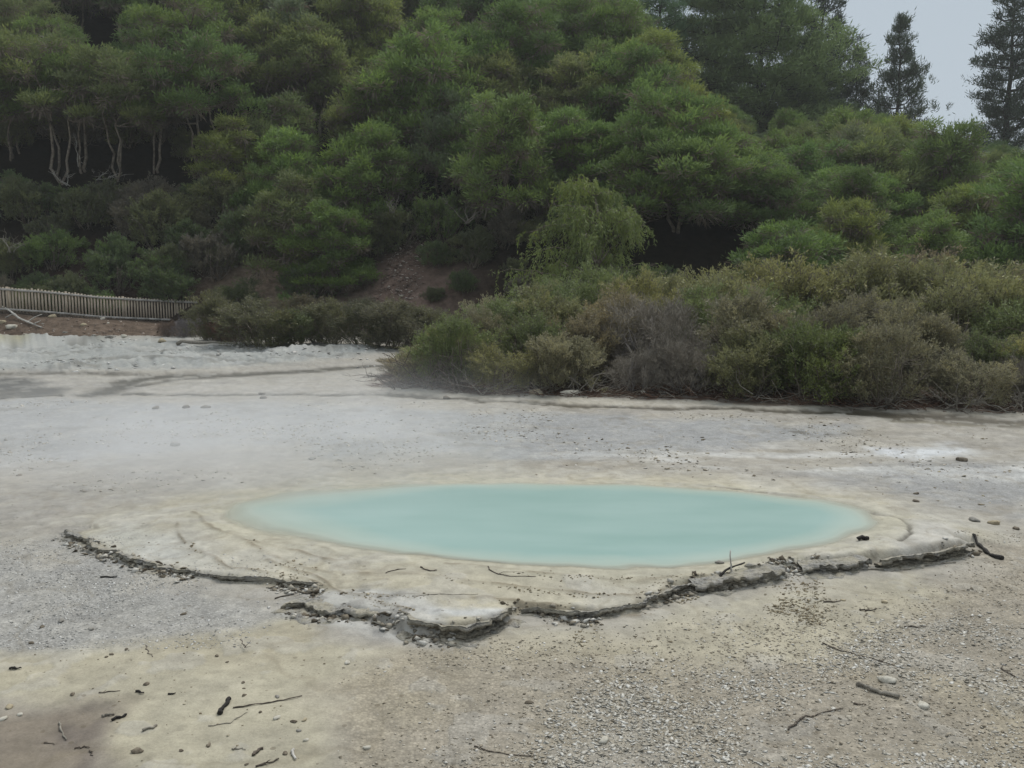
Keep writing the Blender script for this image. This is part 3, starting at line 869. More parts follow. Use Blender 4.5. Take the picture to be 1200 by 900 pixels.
def weeping_variant(seed, H, Rc):
    """arching limbs at several levels, each hung with its own curtain of fine strands"""
    rng = np.random.default_rng(seed); g = Geo()
    P = limb(rng, (0, 0, -.5), (.4, .1, H * .86), 9, .02, .06); g.tube(P, np.linspace(.17, .05, 9), 6)
    Ps, Ds, Ts = [], [], []
    for i in range(44):
        a = rng.uniform(0, 2 * math.pi); lev = rng.random() ** .8; rr_ = Rc * (1.05 - .75 * lev) * rng.uniform(.55, 1.1)
        z0 = H * (.30 + .68 * lev)
        k0 = min(8, 3 + int(lev * 6)); s = P[k0]
        e = np.array([math.cos(a) * rr_, math.sin(a) * rr_, z0])
        Q = limb(rng, s, e, 9, -.20, .05); g.tube(Q, np.linspace(.045, .010, 9), 4)
        tn = rng.normal(0, .14)
        for k in range(32):
            u = rng.uniform(3.0, 8.0); i0 = int(u); i1 = min(i0 + 1, 8)
            o = Q[i0] + (Q[i1] - Q[i0]) * (u - i0) + rng.normal(size=3) * np.array([.30, .30, .10])
            ln = rng.uniform(.25, 1.15) * (1.25 if rng.random() < .2 else 1); m = int(ln * 26)
            t = np.linspace(0, 1, max(m, 4))[:, None]; m = len(t)
            outw = np.array([math.cos(a), math.sin(a), 0]) * rng.uniform(.05, .4) + rng.normal(size=3) * .12; outw[2] = .1
            p = o + np.array([0, 0, -1]) * ln * t ** 1.3 + outw * np.sqrt(t) + rng.normal(size=(m, 3)) * .03
            Ps.append(p); Ds.append(np.array([0, 0, -.9]) + outw + rng.normal(size=(m, 3)) * .45)
            Ts.append(np.where(rng.random(m) < .08, -.2, np.clip(np.full(m, .5 + tn + rng.normal(0, .14)) + rng.normal(0, .1, m), 0, 1)))
    Pp = np.concatenate(Ps); T = np.concatenate(Ts); L = rng.uniform(.12, .24, len(Pp))
    V, F4 = leaves(Pp, np.concatenate(Ds), L, L * np.where(T < 0, .1, .24), rng)
    return g.mesh('trunk', M['bark'], True), make_mesh('crown', V, F4, None, M['leaf'], {'tint': np.repeat(T, 4)})


def pine_variant(seed, H, Rb, style='tall', whorls=16, density=1.0):
    """straight trunk, whorled limbs, needle tufts towards the ends"""
    rng = np.random.default_rng(seed); g = Geo()
    lean = rng.normal(0, .25, 2)
    zz = np.linspace(-.6, H, 14); P = np.c_[lean[0] * (zz / H) ** 2, lean[1] * (zz / H) ** 2, zz]; P[1:-1, :2] += rng.normal(size=(12, 2)) * .05
    g.tube(P, np.interp(zz, [-.6, H], [.30, .035]) * H / 15, 7)
    Ps, Ds, Ts = [], [], []
    def tuft(c, out, r, m, tn):
        p = c + rng.normal(size=(m, 3)) * r * .34
        d = unit(out * .6 + np.array([0, 0, .55])) + rng.normal(size=(m, 3)) * .75
        Ps.append(p); Ds.append(d); Ts.append(np.full(m, tn) + rng.normal(0, .1, m))
    for w in range(whorls):
        f = (w + rng.uniform(-.3, .3)) / (whorls - 1); f = min(max(f, 0), 1)
        z = H * (.10 + .89 * f) if style != 'spread' else H * (.14 + .84 * f)
        if style == 'spread': ln = Rb * (1 - .62 * f ** 1.5) * rng.uniform(.65, 1.1)
        elif style == 'column': ln = Rb * (1 - f ** 1.7 * .80) * rng.uniform(.6, 1.1)
        else: ln = Rb * (.35 + .65 * (1 - f)) * rng.uniform(.55, 1.1)
        nb_ = rng.integers(4, 7)
        a0 = rng.uniform(0, 6.28)
        for b in range(nb_):
            a = a0 + 6.283 * b / nb_ + rng.normal(0, .25); l = ln * rng.uniform(.6, 1.15)
            rise = rng.uniform(.1, .45) if style != 'spread' else rng.uniform(.02, .38)
            e = np.array([math.cos(a) * l, math.sin(a) * l, z + l * rise])
            s = np.array([np.interp(z, zz, P[:, 0]), np.interp(z, zz, P[:, 1]), z])
            Q = limb(rng, s, e, 7, .14, .045); g.tube(Q, np.linspace(.07, .016, 7) * H / 15, 4)
            nt_ = int((3 + l * (3.5 if style != 'spread' else 6.0)) * density)
            tn = .5 + rng.normal(0, .13)
            for k in range(nt_):
                u = rng.uniform(.36, 1.0) if style != 'spread' else rng.uniform(.28, 1.0)
                q0 = Q[0] + 0; idx = u * 6; i0 = int(idx); i1 = min(i0 + 1, 6); q0 = Q[i0] + (Q[i1] - Q[i0]) * (idx - i0)
                side = np.array([-math.sin(a), math.cos(a), 0]) * rng.normal(0, .26) * l * (.4 + .6 * u)
                c = q0 + side + np.array([0, 0, rng.uniform(0, .30)])
                if rng.random() < .5: g.tube(np.array([q0, (q0 + c) / 2 + [0, 0, -.04], c]), [.02, .014, .009], 3, cap=False)
                tuft(c, unit(e - s + side), .62 if style == 'spread' else .5, int(32 * rng.uniform(.7, 1.3)), tn + rng.normal(0, .08))
    tuft(P[-1], np.array([0, 0, 1.]), .5, 40, .5)
    Pp = np.concatenate(Ps); L = rng.uniform(.24, .46, len(Pp))
    V, F4 = leaves(Pp, np.concatenate(Ds), L, L * .17, rng)
    return g.mesh('trunk', M['pinebark'], True), make_mesh('crown', V, F4, None, M['needle'], {'tint': np.repeat(np.clip(np.concatenate(Ts), 0, 1), 4)})


def shrub_variant(seed, H, Rc, nspray=520, per=52, leaf=(.045, .10), wid=.30, woody=.12, dead=False, mat='scrub', lean=.0, shape=1.0):
    """feathery upright shrub: fine sprays of tiny leaves on many thin stems, twiggy below"""
    rng = np.random.default_rng(seed); g = Geo()
    lob = [(rng.uniform(0, 6.28), rng.uniform(.7, 1.15)) for _ in range(6)]
    stems = []
    for i in range(16):
        a = rng.uniform(0, 6.28); r = math.sqrt(rng.random()) * Rc * .8
        top = np.array([math.cos(a) * r, math.sin(a) * r, H * (1 - .5 * (r / Rc) ** 2) * rng.uniform(.6, .85)])
        P = limb(rng, (math.cos(a) * Rc * .16 * rng.random(), math.sin(a) * Rc * .16, -.15), top, 7, .10, .06)
        g.tube(P, np.linspace(.03, .008, 7) * (H / 2.2) ** .5, 4); stems.append(P)
        for _ in range(5):
            k = rng.integers(2, 6); e = P[k] + unit(rng.normal(size=3) + [math.cos(a), math.sin(a), .5]) * rng.uniform(.3, .7) * H / 2.2
            g.tube(limb(rng, P[k], e, 4, .05, .1), [.010, .008, .006, .004], 3, cap=False)
    stems = np.concatenate([p[3:] for p in stems])
    # lumpy dome, a dozen sub-crowns of their own height
    heads = []
    for _ in range(13):
        a = rng.uniform(0, 6.28); r = math.sqrt(rng.random()) * Rc * .72
        heads.append((math.cos(a) * r, math.sin(a) * r, H * (.97 - .46 * (r / Rc) ** 1.5) * rng.uniform(.74, 1.10), Rc * rng.uniform(.22, .42), rng.normal(0, .17)))
    Ps, Ds, Ts = [], [], []
    for s in range(nspray):
        hx_, hy_, hz_, hr, tn = heads[rng.integers(len(heads))]
        d = unit(rng.normal(size=3)); d[2] = abs(d[2]) if rng.random() < .78 else -abs(d[2]) * .9
        o = np.array([hx_, hy_, hz_ - hr * .9]) + d * hr * np.array([1, 1, 1.0 * shape]) * rng.uniform(.45, .85)
        if d[2] < 0 or rng.random() < .22:                   # skirt reaching down to the ground
            o[2] = rng.uniform(.12, .6) * H * (.9 if d[2] < 0 else .6)
            o[:2] *= rng.uniform(.8, 1.12)
        o[2] = max(o[2], .10)
        out = unit(np.array([o[0] * .55 / Rc + d[0] * .35, o[1] * .55 / Rc + d[1] * .35, .75 + lean]) + rng.normal(size=3) * .18)
        ln = rng.uniform(.22, .5) * (H / 2.2) ** .6
        m = int(per * rng.uniform(.6, 1.35)); t = rng.random(m)[:, None]
        p = o + out * ln * t + rng.normal(size=(m, 3)) * (.065 * (1 - .62 * t)) * (H / 2.2) ** .6
        dd = out * .9 + rng.normal(size=(m, 3)) * .55
        tt = np.clip(.5 + tn + rng.normal(0, .12) + rng.normal(0, .1, m), 0, 1)
        w_ = rng.random(m) < woody
        tt = np.where(w_, -.2, tt)
        Ps.append(p); Ds.append(dd); Ts.append(tt)
    P = np.concatenate(Ps); D = np.concatenate(Ds); T = np.concatenate(Ts)
    L = rng.uniform(leaf[0], leaf[1], len(P)) * np.where(T < 0, 1.9, 1.0); Wd = L * wid * np.where(T < 0, .25, 1.0)
    if dead: T = np.abs(T)
    V, F4 = leaves(P, D, L, Wd, rng)
    return g.mesh('stems', M['bark'] if not dead else M['deadwood_grey'], True), make_mesh('foliage' if not dead else 'twigs', V, F4, None, M['deadtwig' if dead else mat], {'tint': np.repeat(T, 4)})


M['deadwood_grey'] = plain_material('dead_grey_wood', lin(92, 86, 82), lin(148, 142, 136), 12, .9, .3)

PART = {}
def plant(kind, variant, pos, scale, rz, colour, label, cat, group, names, tilt=0.0, sz=1.0):
    root = thing(kind, label, cat, pos, rz, group)
    root.scale = (scale, scale, scale * sz)
    root.rotation_euler = (tilt * math.cos(rz * 7), tilt * math.sin(rz * 5), rz)
    for me, nm in zip(variant, names):
        o = obj(nm, me, root)
        o.color = (*[float(c) for c in colour], 1)
    return root


ORD = ['first', 'second', 'third', 'fourth', 'fifth', 'sixth', 'seventh', 'eighth', 'ninth', 'tenth', 'eleventh', 'twelfth', 'thirteenth', 'fourteenth', 'fifteenth', 'sixteenth', 'seventeenth',
       'eighteenth', 'nineteenth', 'twentieth', 'twenty-first', 'twenty-second', 'twenty-third', 'twenty-fourth', 'twenty-fifth', 'twenty-sixth', 'twenty-seventh', 'twenty-eighth', 'twenty-ninth', 'thirtieth']

# ------------------------------------------------------------------ the forest on the hillside
FV = [forest_variant(101, 7.0, 2.9, 58, low=.22), forest_variant(102, 7.4, 3.1, 66, flat=.48, low=.22), forest_variant(103, 6.4, 2.7, 54, low=.2),
      forest_variant(104, 7.8, 2.6, 58, low=.24, flat=.65), forest_variant(105, 6.8, 3.3, 66, flat=.45, low=.2), forest_variant(106, 7.2, 2.9, 60, low=.36, flat=.6), forest_variant(107, 8.2, 2.5, 56, low=.42, flat=.7)]
BV = [forest_variant(121, 8.6, 3.0, 26, low=.66, bare=True, stems=3), forest_variant(122, 8.2, 2.8, 24, low=.64, bare=True, stems=2)]
SV = [shrub_variant(201, 2.2, 1.35), shrub_variant(202, 2.3, 1.25, shape=1.2), shrub_variant(203, 2.1, 1.5), shrub_variant(204, 2.3, 1.3, woody=.22), shrub_variant(205, 2.0, 1.4, woody=.08)]
UV = [shrub_variant(211, 2.6, 1.7, 380, 40, (.09, .18), .28, .10), shrub_variant(212, 2.4, 1.8, 380, 40, (.09, .18), .28, .16), shrub_variant(213, 2.8, 1.6, 380, 40, (.09, .18), .3, .06)]
DV = [shrub_variant(221, 1.7, 1.25, 420, 46, (.07, .18), .07, .0, True), shrub_variant(222, 1.6, 1.35, 420, 46, (.07, .18), .07, .0, True)]

TONES = {'deep green': (0.121, 0.185, 0.060), 'mid green': (0.151, 0.223, 0.067), 'yellow-green': (0.202, 0.247, 0.071), 'olive green': (0.170, 0.208, 0.081), 'grey-green': (0.156, 0.191, 0.103)}
TW = {'deep green': .22, 'mid green': .34, 'yellow-green': .16, 'olive green': .18, 'grey-green': .10}
prng = np.random.default_rng(77)
ROWY = [41.0, 45.0, 49.0, 52.5, 56.5, 60.5, 64.5, 68.5, 73.0, 77.5, 82.0, 86.5, 91.0]
ROWNAME = ['lowest row on the hill', 'second row up the hill', 'third row up the hill', 'fourth row up the hill', 'fifth row up the hill', 'sixth row up the hill', 'seventh row up the hill',
           'eighth row up the hill', 'ninth row up the hill', 'tenth row up the hill', 'eleventh row up the hill', 'second row from the ridge', 'row along the ridge']
n_forest = 0
SKYL = [(-100, -200), (520, -60), (640, -40), (720, -20), (765, 30), (785, 80), (820, 108), (880, 132), (960, 132), (1010, 126), (1060, 142), (1100, 152), (1140, 166), (1200, 174), (1300, 182)]
for ri, ry in enumerate(ROWY):
    half = ry * .66
    step = 4.1 + .9 * (ry - 40) / 50
    xs = np.arange(-half - 1, half + 1.5, step) + prng.uniform(0, step)
    row = []
    for x0 in xs:
        x = x0 + prng.normal(0, .7); y = ry + prng.normal(0, .9)
        px = to_px(x, y, 2)[0]
        if px < -90 or px > 1290: continue
        if ry < 44 and px < 640: continue
        if ry < 48 and px < 600: continue                       # the low scrub stands here instead
        if ry < 51 and px < 300: continue
        if ry < 58 and px < 240: continue
        if ry < 50 and 432 < px < 512: continue
        if 560 < px < 840 and ry < 47 and abs(px - 690) < 75: continue   # weeping tree
        if abs(px - 790) < 38 and ry < 44: continue             # the dark gap
        row.append((x, y, px))
    row.sort(key=lambda q: q[2])
    seen_i = 0
    for x, y, px in row:
        tone = prng.choice(list(TW), p=list(TW.values()))
        col = np.array(TONES[tone]) * prng.uniform(.88, 1.12, 1) * prng.uniform(.96, 1.04, 3)
        left = px < 250 and ry < 70
        v = BV[prng.integers(2)] if left and prng.random() < .92 else FV[prng.integers(len(FV))]
        sc = prng.uniform(.66, 1.16) * (.92 if ry < 50 else 1.0)
        zg = float(hill_z(x, y)); lim = (at_d(px, np.interp(px, [q[0] for q in SKYL], [q[1] for q in SKYL]) + prng.uniform(0, 14), y)[2] - zg) / 7.6
        if lim < .36: continue
        sc = min(sc, lim)
        z = float(hill_z(x, y))
        zt = z + 7 * sc
        if to_px(x, y, zt)[1] < -140 and to_px(x, y, z + 2)[1] < -20: continue
        seen_i += 1
        lab = f"bushy {tone} tree, {ROWNAME[ri]}, {ORD[seen_i - 1]} from the left"
        plant('forest_tree', v, (x, y, z - .15), sc, prng.uniform(0, 6.28), col, lab, 'tree', 'bushy trees covering the hillside', ('trunk', 'crown'), .10, prng.uniform(.92, 1.14)).scale[:2] = (sc * prng.uniform(1.0, 1.2) * (.85 if left else 1), sc * prng.uniform(1.0, 1.2))
        n_forest += 1

for px, yy, sc, vi, what in [(-6, 52.5, .98, 1, 'at the very left edge of the picture'), (30, 54.5, .9, 0, 'second from the left edge'), (84, 52.8, 1.05, 0, 'with a forked trunk above the bleached branches'), (112, 54.0, .98, 1, 'just right of the forked one'), (150, 53.4, .92, 0, 'in the middle of the group on the left slope'), (196, 54.6, .9, 1, 'at the right end of the group on the left slope')]:
    x = (px - 600) / 1000 * yy; z = float(hill_z(x, yy))
    plant('forest_tree', BV[vi], (x, yy, z - .15), sc, px * .37, np.array(TONES['mid green' if vi else 'olive green']) * .95, f"bare-trunked tree with high crown, {what}", 'tree', 'bushy trees covering the hillside', ('trunk', 'crown'), .05)
# the weeping tree beside the dark gap
wp = at_d(690, 330, 39.5)
WV = weeping_variant(301, 7.6, 4.3)
plant('weeping_tree', WV, (wp[0], 39.6, float(hill_z(wp[0], 39.6)) - .2), 1.0, .6, (.150, .195, .056), 'yellow-green tree with long drooping strands behind the thicket beside a dark gap', 'tree', None, ('trunk', 'crown'))

# low scrub on the lower slope
SCR = {'dark olive': (0.129, 0.149, 0.071), 'dull green': (0.123, 0.175, 0.071), 'brownish grey': (0.175, 0.161, 0.123), 'fresh green': (0.151, 0.228, 0.069), 'olive': (0.172, 0.190, 0.086)}
SROW = [(42.9, -60, 250, 'first row behind the fence'), (44.8, -90, 270, 'second row behind the fence'), (47.0, -90, 330, 'third row behind the fence'), (49.4, -90, 420, 'fourth row behind the fence'), (52.0, 232, 330, 'fifth row behind the fence'),
        (50.9, -90, 240, 'row below the bare trunks'), (56.2, -60, 245, 'row behind the bare trunks'), (59.0, -60, 245, 'deep row behind the bare trunks'), (42.6, 330, 640, 'first row on the centre slope'), (44.6, 330, 640, 'second row on the centre slope'), (46.8, 330, 680, 'third row on the centre slope'), (49.0, 430, 700, 'fourth row on the centre slope'), (38.8, 540, 660, 'row behind the thicket'), (41, 720, 1280, 'row along the foot of the hill')]
for y0, pa, pb, where in SROW:
    step = 2.0; i = 0
    x0 = (pa - 600) / 1000 * y0; x1 = (pb - 600) / 1000 * y0
    for xb in np.arange(x0, x1, step):
        x = xb + prng.normal(0, .35); y = y0 + prng.normal(0, .5); y = max(y, np.interp(600 + 1000 * x / y, [0, 60, 120, 180, 243, 285], [41.5, 42, 43, 44.5, 46.2, 47.3]) + 1.7) if x < -13.5 else y; px = to_px(x, y, 3)[0]
        if px < -80: continue
        if 445 < px < 495 and 41.8 < y < 47.5: continue                 # bare earth
        if 285 < px < 335 and y < 48: continue
        sc = prng.uniform(.62, 1.12) * (.72 if y < 45 else 1.0) * (.8 if 380 < px < 700 and y < 48 else 1)
        tone = prng.choice(list(SCR)); i += 1
        plant('shrub', UV[prng.integers(3)], (x, y, float(hill_z(x, y)) - .1), sc, prng.uniform(0, 6.28), np.array(SCR[tone]) * prng.uniform(.85, 1.15), f"{tone} shrub in the {where}, {ORD[i - 1]} from the left",
              'shrub', 'scrub on the lower slope', ('stems', 'foliage'), .08, prng.uniform(.85, 1.1))

# pines on the ridge
PT = pine_variant(401, 16.5, 4.4, 'tall', 19, 1.15); PS = pine_variant(402, 13, 6.0, 'spread', 12, 1.25); PC = pine_variant(403, 12, 3.3, 'column', 15, 1.0); PS2 = pine_variant(404, 14, 5.6, 'spread', 13, 1.2)
def pine(px, y, base_py, top_py, var, vh, col, label, rz=0.0, sx=1.0):
    b = at_d(px, base_py, y); b[2] = min(b[2], float(hill_z(b[0], y)) - .1); t = at_d(px, top_py, y); sc = (t[2] - b[2]) / vh
    r = plant('pine_tree', var, (b[0], y, b[2]), sc, rz, col, label, 'pine tree', 'pines along the ridge', ('trunk', 'crown'))
    r.scale = (sc * sx, sc * sx, sc)
pine(1177, 93, 178, -14, PT, 16.5, (.060, .084, .052), 'tall dark pine standing alone against the sky at the right end of the ridge', 1.0, 1.0)
pine(1052, 94, 150, 26, PC, 12, (.070, .096, .056), 'small open pine with sky showing through it, left of the lone tall pine', 2.0, .85)
pine(958, 97, 140, -14, PC, 12, (.046, .064, .044), 'dark blackish pine behind the spreading pines, pointed top against the sky', .4, 1.05)
pine(888, 89, 150, -46, PS, 13, (.160, .226, .080), 'spreading green pine in front of the blackish pine', .2, 1.1)
pine(838, 90, 130, -60, PS2, 14, (.150, .212, .080), 'spreading pine with dark crooked limbs showing against small patches of sky', 2.2, 1.25)
pine(940, 90, 158, 46, PS, 13, (.112, .164, .064), 'low rounded pine under the pointed blackish pine', 3.3, 1.1)
pine(772, 87, 100, -40, PC, 12, (.120, .205, .096), 'light bluish-green conical pine left of the spreading pines', 4.0, 1.25)
pine(700, 90, 90, -55, PS2, 14, (.125, .200, .074), 'bright green rounded pine at the top of the hill above the drooping tree', 5.0, .85)
pine(640, 91, 80, -60, PS, 13, (.126, .196, .074), 'broad bright green pine at the top edge of the picture left of the bluish-green one', 2.7, .8)
pine(560, 92, 80, -60, PC, 12, (.130, .200, .090), 'pale green pine at the top edge with a glimpse of sky beside it', 1.6, 1.2)
pine(1000, 96, 150, 62, PC, 12, (.066, .092, .054), 'narrow dark pine between the blackish pine and the small open pine', 5.2, .9)

# the thicket of olive scrub on the right
OLV = {'olive': (0.258, 0.263, 0.125), 'grey-olive': (0.264, 0.250, 0.152), 'yellow-olive': (0.291, 0.287, 0.118), 'brownish olive': (0.276, 0.238, 0.142), 'green': (0.185, 0.229, 0.090)}
edge = smooth_line(gpoly([(462, 448), (520, 456), (600, 463), (700, 465), (800, 467), (900, 472), (1000, 477), (1100, 480), (1200, 483), (1300, 487)]), 6)
TIERS = [(0.7, 1.15, 1.9, 1.5, 'front row of the thicket'), (2.4, 1.6, 2.4, 1.7, 'second row of the thicket'), (4.4, 2.3, 2.8, 1.8, 'third row of the thicket'), (6.6, 2.75, 3.5, 1.9, 'fourth row of the thicket'), (9.2, 3.2, 4.0, 2.1, 'back row of the thicket')]
TOPL = [(440, 440), (470, 425), (500, 398), (540, 368), (600, 342), (660, 322), (700, 315), (760, 322), (850, 318), (900, 294), (960, 286), (1040, 288), (1100, 294), (1200, 300), (1300, 302)]
for back, h0, h1, step, where in TIERS:
    s = np.concatenate([[0], np.cumsum(np.hypot(*np.diff(edge, axis=0).T))]); i = 0
    for t in np.arange(.7 + back * .12, s[-1], step):
        x = np.interp(t, s, edge[:, 0]) + prng.normal(0, .2); y = np.interp(t, s, edge[:, 1]) + back + prng.normal(0, .3)
        x *= (1 + back / 24.0)
        px, _ = to_px(x, y, 1.0)
        if px > 1290 or px < 474: continue
        lim = at_d(px, np.interp(px, [a for a, _ in TOPL], [b for _, b in TOPL]), y)[2]
        hgt = min(prng.uniform(h0, h1), lim * prng.uniform(.93, 1.03))
        if hgt < .5: continue
        i += 1
        dead = (700 < px < 865 and back < 2) or (770 < px < 860 and 2 < back < 3) or (548 < px < 585 and back < 2) or (1172 < px < 1215 and back < 2) or (760 < px < 800 and 2 < back < 3)
        if dead:
            plant('dead_shrub', DV[prng.integers(2)], (x, y, -.02), hgt / 1.6 * (1 if back > 1 else .85), prng.uniform(0, 6.28), (.235, .212, .176), f"dead grey leafless shrub, {ORD[i - 1]} from the left in the {where}", 'shrub', 'dead grey shrubs in the thicket', ('stems', 'twigs'), .1)
            continue
        tone = prng.choice(list(OLV)); col = np.array(OLV[tone]) * prng.uniform(.82, 1.06)
        if 1000 < px < 1040 and 2 < back < 3.0: tone, col = 'rusty brown', np.array((.165, .118, .074))
        elif 900 < px < 985 and back < 2.0: tone, col = 'green', np.array((.135, .168, .056))
        vi = prng.integers(5); vh = [2.2, 2.3, 2.1, 2.3, 2.0][vi]
        sc = hgt / vh
        r = plant('shrub', SV[vi], (x, y, -.02), max(sc, .62), prng.uniform(0, 6.28), col, f"{tone} feathery shrub, {ORD[i - 1]} from the left in the {where}", 'shrub', 'feathery shrubs of the thicket', ('stems', 'foliage'), .08)
        r.scale[0] *= 1.16; r.scale[1] *= 1.12
        if sc < .62: r.scale[2] = sc

# low shrubs at the far left edge of the flat, below the fence end and the bare slope
LOWS = [(222, 398, 362, .8, 'grey leafless'), (250, 402, 350, .9, 'olive'), (275, 404, 362, .9, 'rusty brown'), (306, 406, 345, 1.1, 'olive'), (345, 407, 352, 1.1, 'green'), (385, 408, 350, 1.1, 'olive'),
                                           (425, 408, 356, 1.0, 'dark olive'), (462, 408, 346, 1.1, 'grey-olive'), (495, 409, 352, 1.0, 'olive'), (525, 409, 358, .9, 'dark olive'), (240, 378, 340, .8, 'grey-olive'), (290, 385, 338, .9, 'green'), (350, 388, 340, 1, 'brownish olive'),
                                           (415, 390, 338, 1, 'grey-olive'), (480, 388, 345, .9, 'olive'), (200, 396, 372, .7, 'brown leafless')]
LOWX = {k: sorted(q[0] for q in LOWS if (q[1] < 395) == k) for k in (True, False)}
for i, (px, by, ty, w, tone) in enumerate(LOWS):
    g0 = at(px, by + prng.uniform(-3, 2)); y = g0[1]; zt = at_d(px, ty, y)[2]; sc = zt / 2.2
    cl = {'olive': (0.139, 0.142, 0.070), 'green': (0.107, 0.133, 0.052), 'dark olive': (0.102, 0.107, 0.055), 'grey-olive': (0.145, 0.142, 0.087), 'brownish olive': (0.139, 0.122, 0.072), 'rusty brown': (0.186, 0.104, 0.075), 'grey leafless': (0.189, 0.174, 0.174), 'brown leafless': (0.145, 0.109, 0.087)}[tone]
    dead = 'leafless' in tone
    z0 = float(gz_at(g0[0], y)[0])
    r = plant('dead_shrub' if dead else 'shrub', DV[i % 2] if dead else SV[i % 5], (g0[0], y, z0 - .16), sc * (1.25 if dead else 1), i * 1.7, cl, f"{tone} low shrub by the fence end, {ORD[LOWX[by < 395].index(px)]} from the left in the {'back' if by < 395 else 'front'} row",
              'shrub', 'low shrubs at the far left of the flat', ('stems', 'twigs' if dead else 'foliage'), .08)
    sc *= prng.uniform(.82, 1.12)
    r.scale = (sc * 1.4 * w * prng.uniform(.85, 1.2), sc * 1.35 * w, sc * (1.25 if dead else 1))

# ------------------------------------------------------------------ picket fence along the path on the bank
FP = smooth_line(np.array([at_d(-150, 362, 41.0)[:2], at_d(0, 366, 41.5)[:2], at_d(60, 369, 42.0)[:2], at_d(120, 375, 43.0)[:2], at_d(180, 378, 44.5)[:2], at_d(243, 380, 46.2)[:2], at_d(285, 381, 47.3)[:2]]), 6)
fs = np.concatenate([[0], np.cumsum(np.hypot(*np.diff(FP, axis=0).T))])
def fence_at(t):
    x = np.interp(t, fs, FP[:, 0]); y = np.interp(t, fs, FP[:, 1])
    px = 600 + 1000 * x / y
    zb = CAMZ - (np.interp(px, [-150, 0, 60, 120, 180, 243, 300], [360, 364.5, 368.5, 374, 376.5, 378.5, 379.5]) - HOR) / 1000 * y * 1.0
    return np.array([x, y, zb])
fence_root = thing('picket_fence', 'long weathered grey wooden picket fence on the brown bank at the far left', 'fence', fence_at(fs[-1] / 2))
M['picket'] = plain_material('weathered_picket', lin(156, 140, 122), lin(200, 187, 168), 3.0, .9, .2, stretch=(9, 9, 1.2))
M['rail'] = plain_material('grey_rail', lin(160, 155, 147), lin(196, 191, 184), 4.0, .9, .2)
M['darkboard'] = plain_material('dark_board', lin(62, 54, 47), lin(94, 84, 74), 4.0, .9, .2)
off = np.array(fence_root.location)
g = Geo(); t = 0.05
while t < fs[-1]:
    p = fence_at(t); q = fence_at(min(t + .1, fs[-1])); rz = math.atan2(q[1] - p[1], q[0] - p[0]) + random.gauss(0, .03)
    hgt = 1.18 + random.gauss(0, .015)
    c = p + [0, 0, hgt / 2 + .02] - off
    g.box(c, (.082, .02, hgt), rz, random.random(), random.gauss(0, .012))
    t += .142 + random.gauss(0, .006)
obj('picket_slats', g.mesh('picket_slats', M['picket']), fence_root)
for nm, dz, th, depth, mt in (('top_rail', 1.10, .10, .05, 'rail'), ('bottom_rail', .14, .10, .05, 'rail'), ('base_board', -.05, .16, .06, 'darkboard')):
    g = Geo(); ts = np.arange(0, fs[-1], .6)
    for a, b in zip(ts[:-1], ts[1:]):
        p, q = fence_at(a), fence_at(b); rz = math.atan2(q[1] - p[1], q[0] - p[0]); n_ = np.array([math.sin(rz), -math.cos(rz), 0]) * (.045 if mt == 'rail' else .06)
        c = (p + q) / 2 + n_ + [0, 0, dz] - off
        L_ = np.linalg.norm(q - p)
        V = []
        for e, pp in ((-1, p), (1, q)):
            for sy in (-1, 1):
                for sz in (-1, 1):
                    V.append(pp + n_ * (1 + sy * .5) + [0, 0, dz + sz * th / 2] - off)
        g.add(V, [[0, 1, 3, 2], [4, 6, 7, 5], [0, 4, 5, 1], [2, 3, 7, 6], [0, 2, 6, 4], [1, 5, 7, 3]], None, .5)
    obj(nm, g.mesh(nm, M[mt]), fence_root)
pm = Geo(); pm.box((0, 0, .5), (.11, .11, 1.5)); pmesh = pm.mesh('post', M['picket'])
for t in np.arange(1.0, fs[-1], 2.6):
    p = fence_at(t); q = fence_at(min(t + .1, fs[-1])); rz = math.atan2(q[1] - p[1], q[0] - p[0])
    o = obj('post', pmesh, fence_root, p + np.array([-math.sin(rz), math.cos(rz), 0]) * .085 + [0, 0, -.02] - off); o.rotation_euler[2] = rz

# ------------------------------------------------------------------ sticks, stones, driftwood
def stick(pts, r, mat, label, kind='twig', cat='twig', group=None, forks=(), jitter=.006, lift=.0, taper=.55, free=False):
    """free: points given in the world"""
    P = np.array([on_ground(*p) for p in pts]) if not free else np.array(pts, float)
    r = r * (.72 if not free else 1)
    base = P[0].copy(); P = smooth_line(P, 4) if len(P) > 2 else np.linspace(P[0], P[-1], 6)
    rng = np.random.default_rng(len(label) * 31 + int(abs(base[0]) * 100))
    if not free: P[:, 2] = gz_at(P[:, 0], P[:, 1]) + r * .75 + lift + .4 * r * np.abs(np.sin(np.linspace(0, 5, len(P))))
    P[1:-1] += rng.normal(size=(len(P) - 2, 3)) * jitter * [1, 1, .3]
    g = Geo(); g.tube(P - base, r * np.linspace(1, taper, len(P)) * (1 + .16 * rng.normal(size=len(P))), 7)
    for k, d, l in forks:
        i = min(int(k * (len(P) - 1)), len(P) - 2); a = P[i] - base
        g.tube(limb(rng, a, a + np.array(d) * l, 5, -.05, .05), r * np.linspace(.6, .25, 5), 5)
    o = obj(kind, g.mesh(kind, M[mat], True), None, base)
    return tag(o, label, cat, group)


